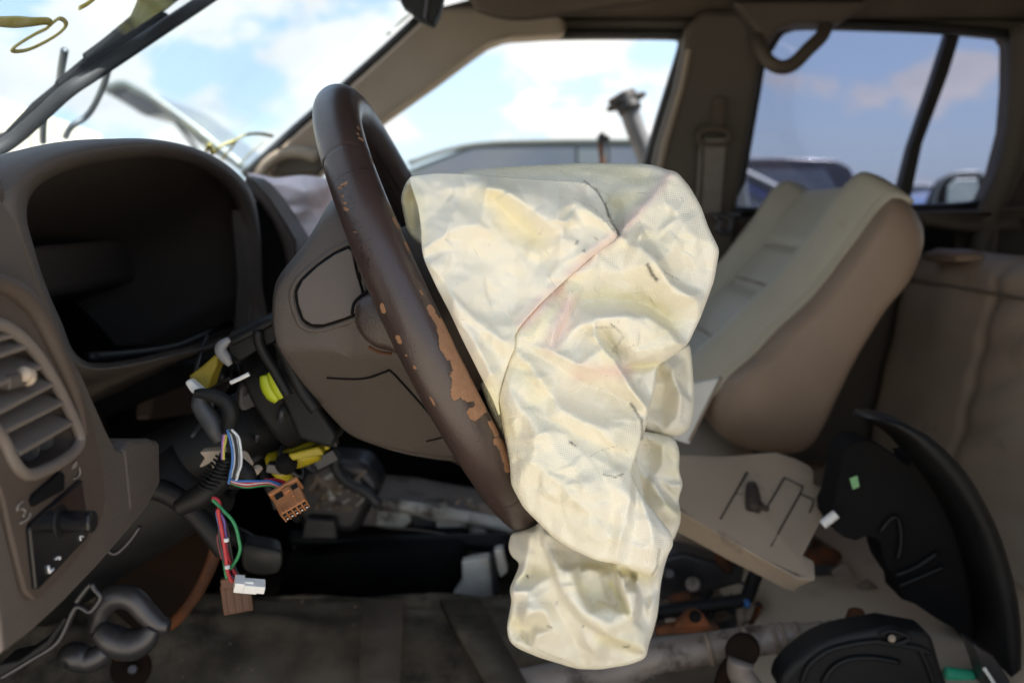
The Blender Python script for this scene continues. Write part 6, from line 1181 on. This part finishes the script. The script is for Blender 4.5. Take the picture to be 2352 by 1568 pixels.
# blue car behind it, nose to the right
sed = [(-2.2, .45), (-2.2, .95), (-1.6, 1.05), (-1.1, 1.50), (-.6, 1.58), (.1, 1.60), (.45, 1.55), (1.15, 1.18), (2.05, .98), (2.25, .7), (2.2, .4), (1.7, .35), (-1.9, .35)]
t, ps_ = vehicle('parked_car', 'blue car with a silver windshield pillar sloping down to the right, behind the rear window', 'car', sed, 1.02, 6.6, 1.7, M['bluep'], 1,
    wins=(((-1.35, 1.12), (-.95, 1.46), (-.5, 1.53), (-.42, 1.12)), ((-.34, 1.12), (-.34, 1.54), (.1, 1.55), (.40, 1.50), (1.0, 1.16))), wheels=(-1.4, 1.45), belt=1.08, inset=.14)
endglass(t, ps_, (.47, 1.53), (1.13, 1.20), M['carglass'])
tube('windshield_pillar', [ps_(.44, 1.575, -.01), ps_(.80, 1.395, -.01), ps_(1.18, 1.19, -.01)], .035, M['silver'], t, 8, 3)
# dark van
van = [(-2.3, .45), (-2.35, 1.1), (-2.15, 1.66), (-1.9, 1.73), (-.5, 1.76), (.0, 1.74), (.12, 1.68), (.42, 1.15), (.5, .8), (.5, .4)]
t, ps_ = vehicle('parked_van', 'dark blue-black van with a square rounded rear seen through the tinted window', 'van', van, 2.92, 9.0, 1.8, M['darkp'], 1, wins=(((-2.0, 1.2), (-1.85, 1.62), (-1.1, 1.65), (-1.1, 1.2)), ((-1.0, 1.2), (-1.0, 1.65), (-.1, 1.65), (.15, 1.2))), wheels=(-1.8, .0), belt=1.1, inset=.1)
# far cars at the right
t, ps_ = vehicle('parked_car', 'low slate blue car far off right of the dark van', 'car', [(p*1.0, q*1.0) for p, q in sed], 5.0, 12.0, 1.75, M['greyp'], -1,
    wins=(((-1.35, 1.12), (-.95, 1.46), (-.5, 1.53), (-.42, 1.12)), ((-.34, 1.12), (-.34, 1.54), (.1, 1.55), (.40, 1.50), (1.0, 1.16))), wheels=(-1.4, 1.45), belt=1.08, inset=.14)
endglass(t, ps_, (.47, 1.53), (1.13, 1.20), M['carglass'])
near = [(-1.2, .45), (-1.25, .95), (-1.0, 1.25), (-.62, 1.36), (-.2, 1.42), (.5, 1.44), (1.2, 1.36), (1.9, 1.0), (2.0, .4)]
t, ps_ = vehicle('parked_car', 'dark blue car with a chrome door mirror at the right edge of the rear window', 'car', near, 3.0, 5.1, 1.7, M['bluep'], 1, wins=(((-.75, 1.1), (-.45, 1.30), (.5, 1.37), (.5, 1.1)), ((.6, 1.1), (.6, 1.37), (1.1, 1.3), (1.4, 1.1))), wheels=(-.6, 1.5), belt=1.05, inset=.12)
mo = [tuple(P(x, y, 4.95)) for x, y in ((2140, 478), (2150, 440), (2168, 412), (2200, 400), (2245, 398), (2262, 412), (2258, 450), (2240, 470), (2200, 478))]
pillow('door_mirror', mo, (0, .09, 0), M['black'], t, k=3)
tube('mirror_trim', mo[:6], .014, M['silver'], t, 8, 3)
slab('mirror_glass', [(2175, 466), (2178, 430), (2196, 412), (2245, 410), (2250, 440), (2236, 464)], 4.92, .02, M['mirror'], t, .004)
# car with its bonnet up, beyond the windshield
low = [(-2.0, .45), (-2.05, .9), (-1.5, 1.02), (-1.0, 1.30), (-.4, 1.36), (.5, 1.36), (1.0, 1.1), (2.1, .9), (2.15, .45)]
t, ps_ = vehicle('parked_car', 'grey car with its bonnet propped open, beyond the windshield', 'car', low, -2.9, 5.6, 1.6, M['greyp'], 1, wins=(((-1.0, 1.08), (-.85, 1.24), (-.3, 1.3), (-.3, 1.08)), ((-.2, 1.08), (-.2, 1.3), (.4, 1.3), (.75, 1.08))), wheels=(-1.35, 1.3), belt=1.0)
up_ = [(680, 600), (720, 568), (800, 550), (870, 565), (1000, 630), (1120, 712), (1260, 810), (1420, 935), (1620, 1100), (1560, 1105), (1420, 1020), (1290, 930), (1160, 805), (1080, 752), (1040, 750), (970, 765), (920, 745), (850, 700)]
prism('raised_bonnet', [P(*z1(x, y), 5.0) for x, y in up_], (-.12, 1.3, .02), M['greyp'], t, .012)
prism('bonnet_frame', [P(*z1(x, y), 4.98) for x, y in ((700, 600), (800, 570), (900, 610), (1040, 700), (1030, 740), (960, 745), (860, 690))], (-.1, 1.2, 0), M['darkp'], t, .01)
tube('bonnet_edge', [P(*z1(x, y), 4.97) for x, y in ((690, 590), (800, 553), (900, 590), (1000, 645), (1130, 735), (1300, 862), (1450, 985), (1600, 1105))], .022, M['silver'], t, 8, 4)
tube('bonnet_prop', [P(*z1(x, y), 5.3) for x, y in ((1150, 800), (1300, 1000), (1350, 1200), (1400, 1500))], .012, M['greyp'], t, 8, 3)
# pale building
bl = thing('trailer', 'long pale beige box trailer far left beyond the wiper', 'trailer', (-8, 13, 0))
A = P(-40, 225, 9.8); B = P(235, 318, 15.5); A.z = B.z = 2.42
dirv = (B-A).normalized(); A2 = A-dirv*5
nrm = Vector((-dirv.y, dirv.x, 0)).normalized()*2.6
def pt(p, z): return Vector((p.x, p.y, z))
mk('box_wall', [pt(A2, .5), pt(B, .5), pt(B, 2.42), pt(A2, 2.42), pt(A2+nrm, .5), pt(B+nrm, .5), pt(B+nrm, 2.42), pt(A2+nrm, 2.42)], [[0, 1, 2, 3], [4, 5, 6, 7], [0, 1, 5, 4], [3, 2, 6, 7], [0, 3, 7, 4], [1, 2, 6, 5]], M['beige'], bl, True, .04)
for k in range(9):
    p = A2.lerp(B, (k+.5)/9); q = p-nrm.normalized()*.01; mk('wall_rib', [pt(q, .52), pt(q+dirv*.05, .52), pt(q+dirv*.05, 2.40), pt(q, 2.40), pt(q-nrm.normalized()*.02, .52), pt(q+dirv*.05-nrm.normalized()*.02, .52), pt(q+dirv*.05-nrm.normalized()*.02, 2.40), pt(q-nrm.normalized()*.02, 2.40)], [[0, 1, 2, 3], [4, 5, 6, 7], [0, 1, 5, 4], [3, 2, 6, 7], [0, 3, 7, 4], [1, 2, 6, 5]], M['beige'], bl, False)
for k in (.1, .2, .85, .93): 
    p = A2.lerp(B, k); cyl('tyre', (p.x, p.y, .45), (p.x+.2*nrm.normalized().x, p.y+.2*nrm.normalized().y, .45), .45, M['tyre'], bl, 24)
# upright pipe with a flange
zE = conv(1000, 0, 2.24)
ep = thing('flanged_pipe', 'grey exhaust pipe with a bolted flange sticking up outside the far front window', 'pipe', tuple(P(1500, 480, 2.6)))
tube('pipe', [P(*zE(x, y), 2.6) for x, y in ((1880, 690), (1900, 760), (1940, 870), (1985, 980), (2030, 1100), (2120, 1400))], [.025, .025, .0255, .026, .027, .028], M['yardpipe'], ep, 20, 4)
fc = P(*zE(1868, 665), 2.6); tdir = (P(*zE(1850, 620), 2.6)-P(*zE(1905, 760), 2.6)).normalized(); tdir = (tdir+Vector((0, .35, 0))).normalized()
fx = tdir.cross(Vector((0, 1, 0))).normalized(); fy = tdir.cross(fx).normalized()
def fl_(c, pts, th, nm, m, bv=.003): prism(nm, [c+fx*a+fy*b for a, b in pts], tdir*th, m, ep, bv)
fl_(fc-tdir*.006, ((-.056, 0), (-.048, -.012), (-.02, -.030), (.02, -.030), (.048, -.012), (.056, 0), (.048, .012), (.02, .030), (-.02, .030), (-.048, .012)), .009, 'flange', M['black'])
cyl('pipe_mouth', fc-tdir*.03, fc+tdir*.016, .031, M['black'], ep, 24, bevel=.003)
fl_(fc+tdir*.012, ((-.035, 0), (-.02, -.028), (.02, -.030), (.045, -.005), (.04, .015), (.0, .03), (-.025, .025)), .006, 'flange_cap', M['pipe'])
bo_ = thing('marker_post', 'thin rusty post with a small black clamp outside the far front window', 'post', tuple(P(1395, 480, 2.9)))
tube('post', [P(*zE(x, y), 2.9) for x, y in ((1700, 930), (1706, 1000), (1715, 1080), (1725, 1400))], .008, M['rust'], bo_, 10, 2)
slab('clamp', [zE(x, y) for x, y in ((1685, 885), (1700, 880), (1708, 862), (1722, 862), (1728, 882), (1762, 890), (1762, 928), (1730, 930), (1722, 948), (1695, 948), (1690, 920))], 2.88, .05, M['black'], bo_, .005)
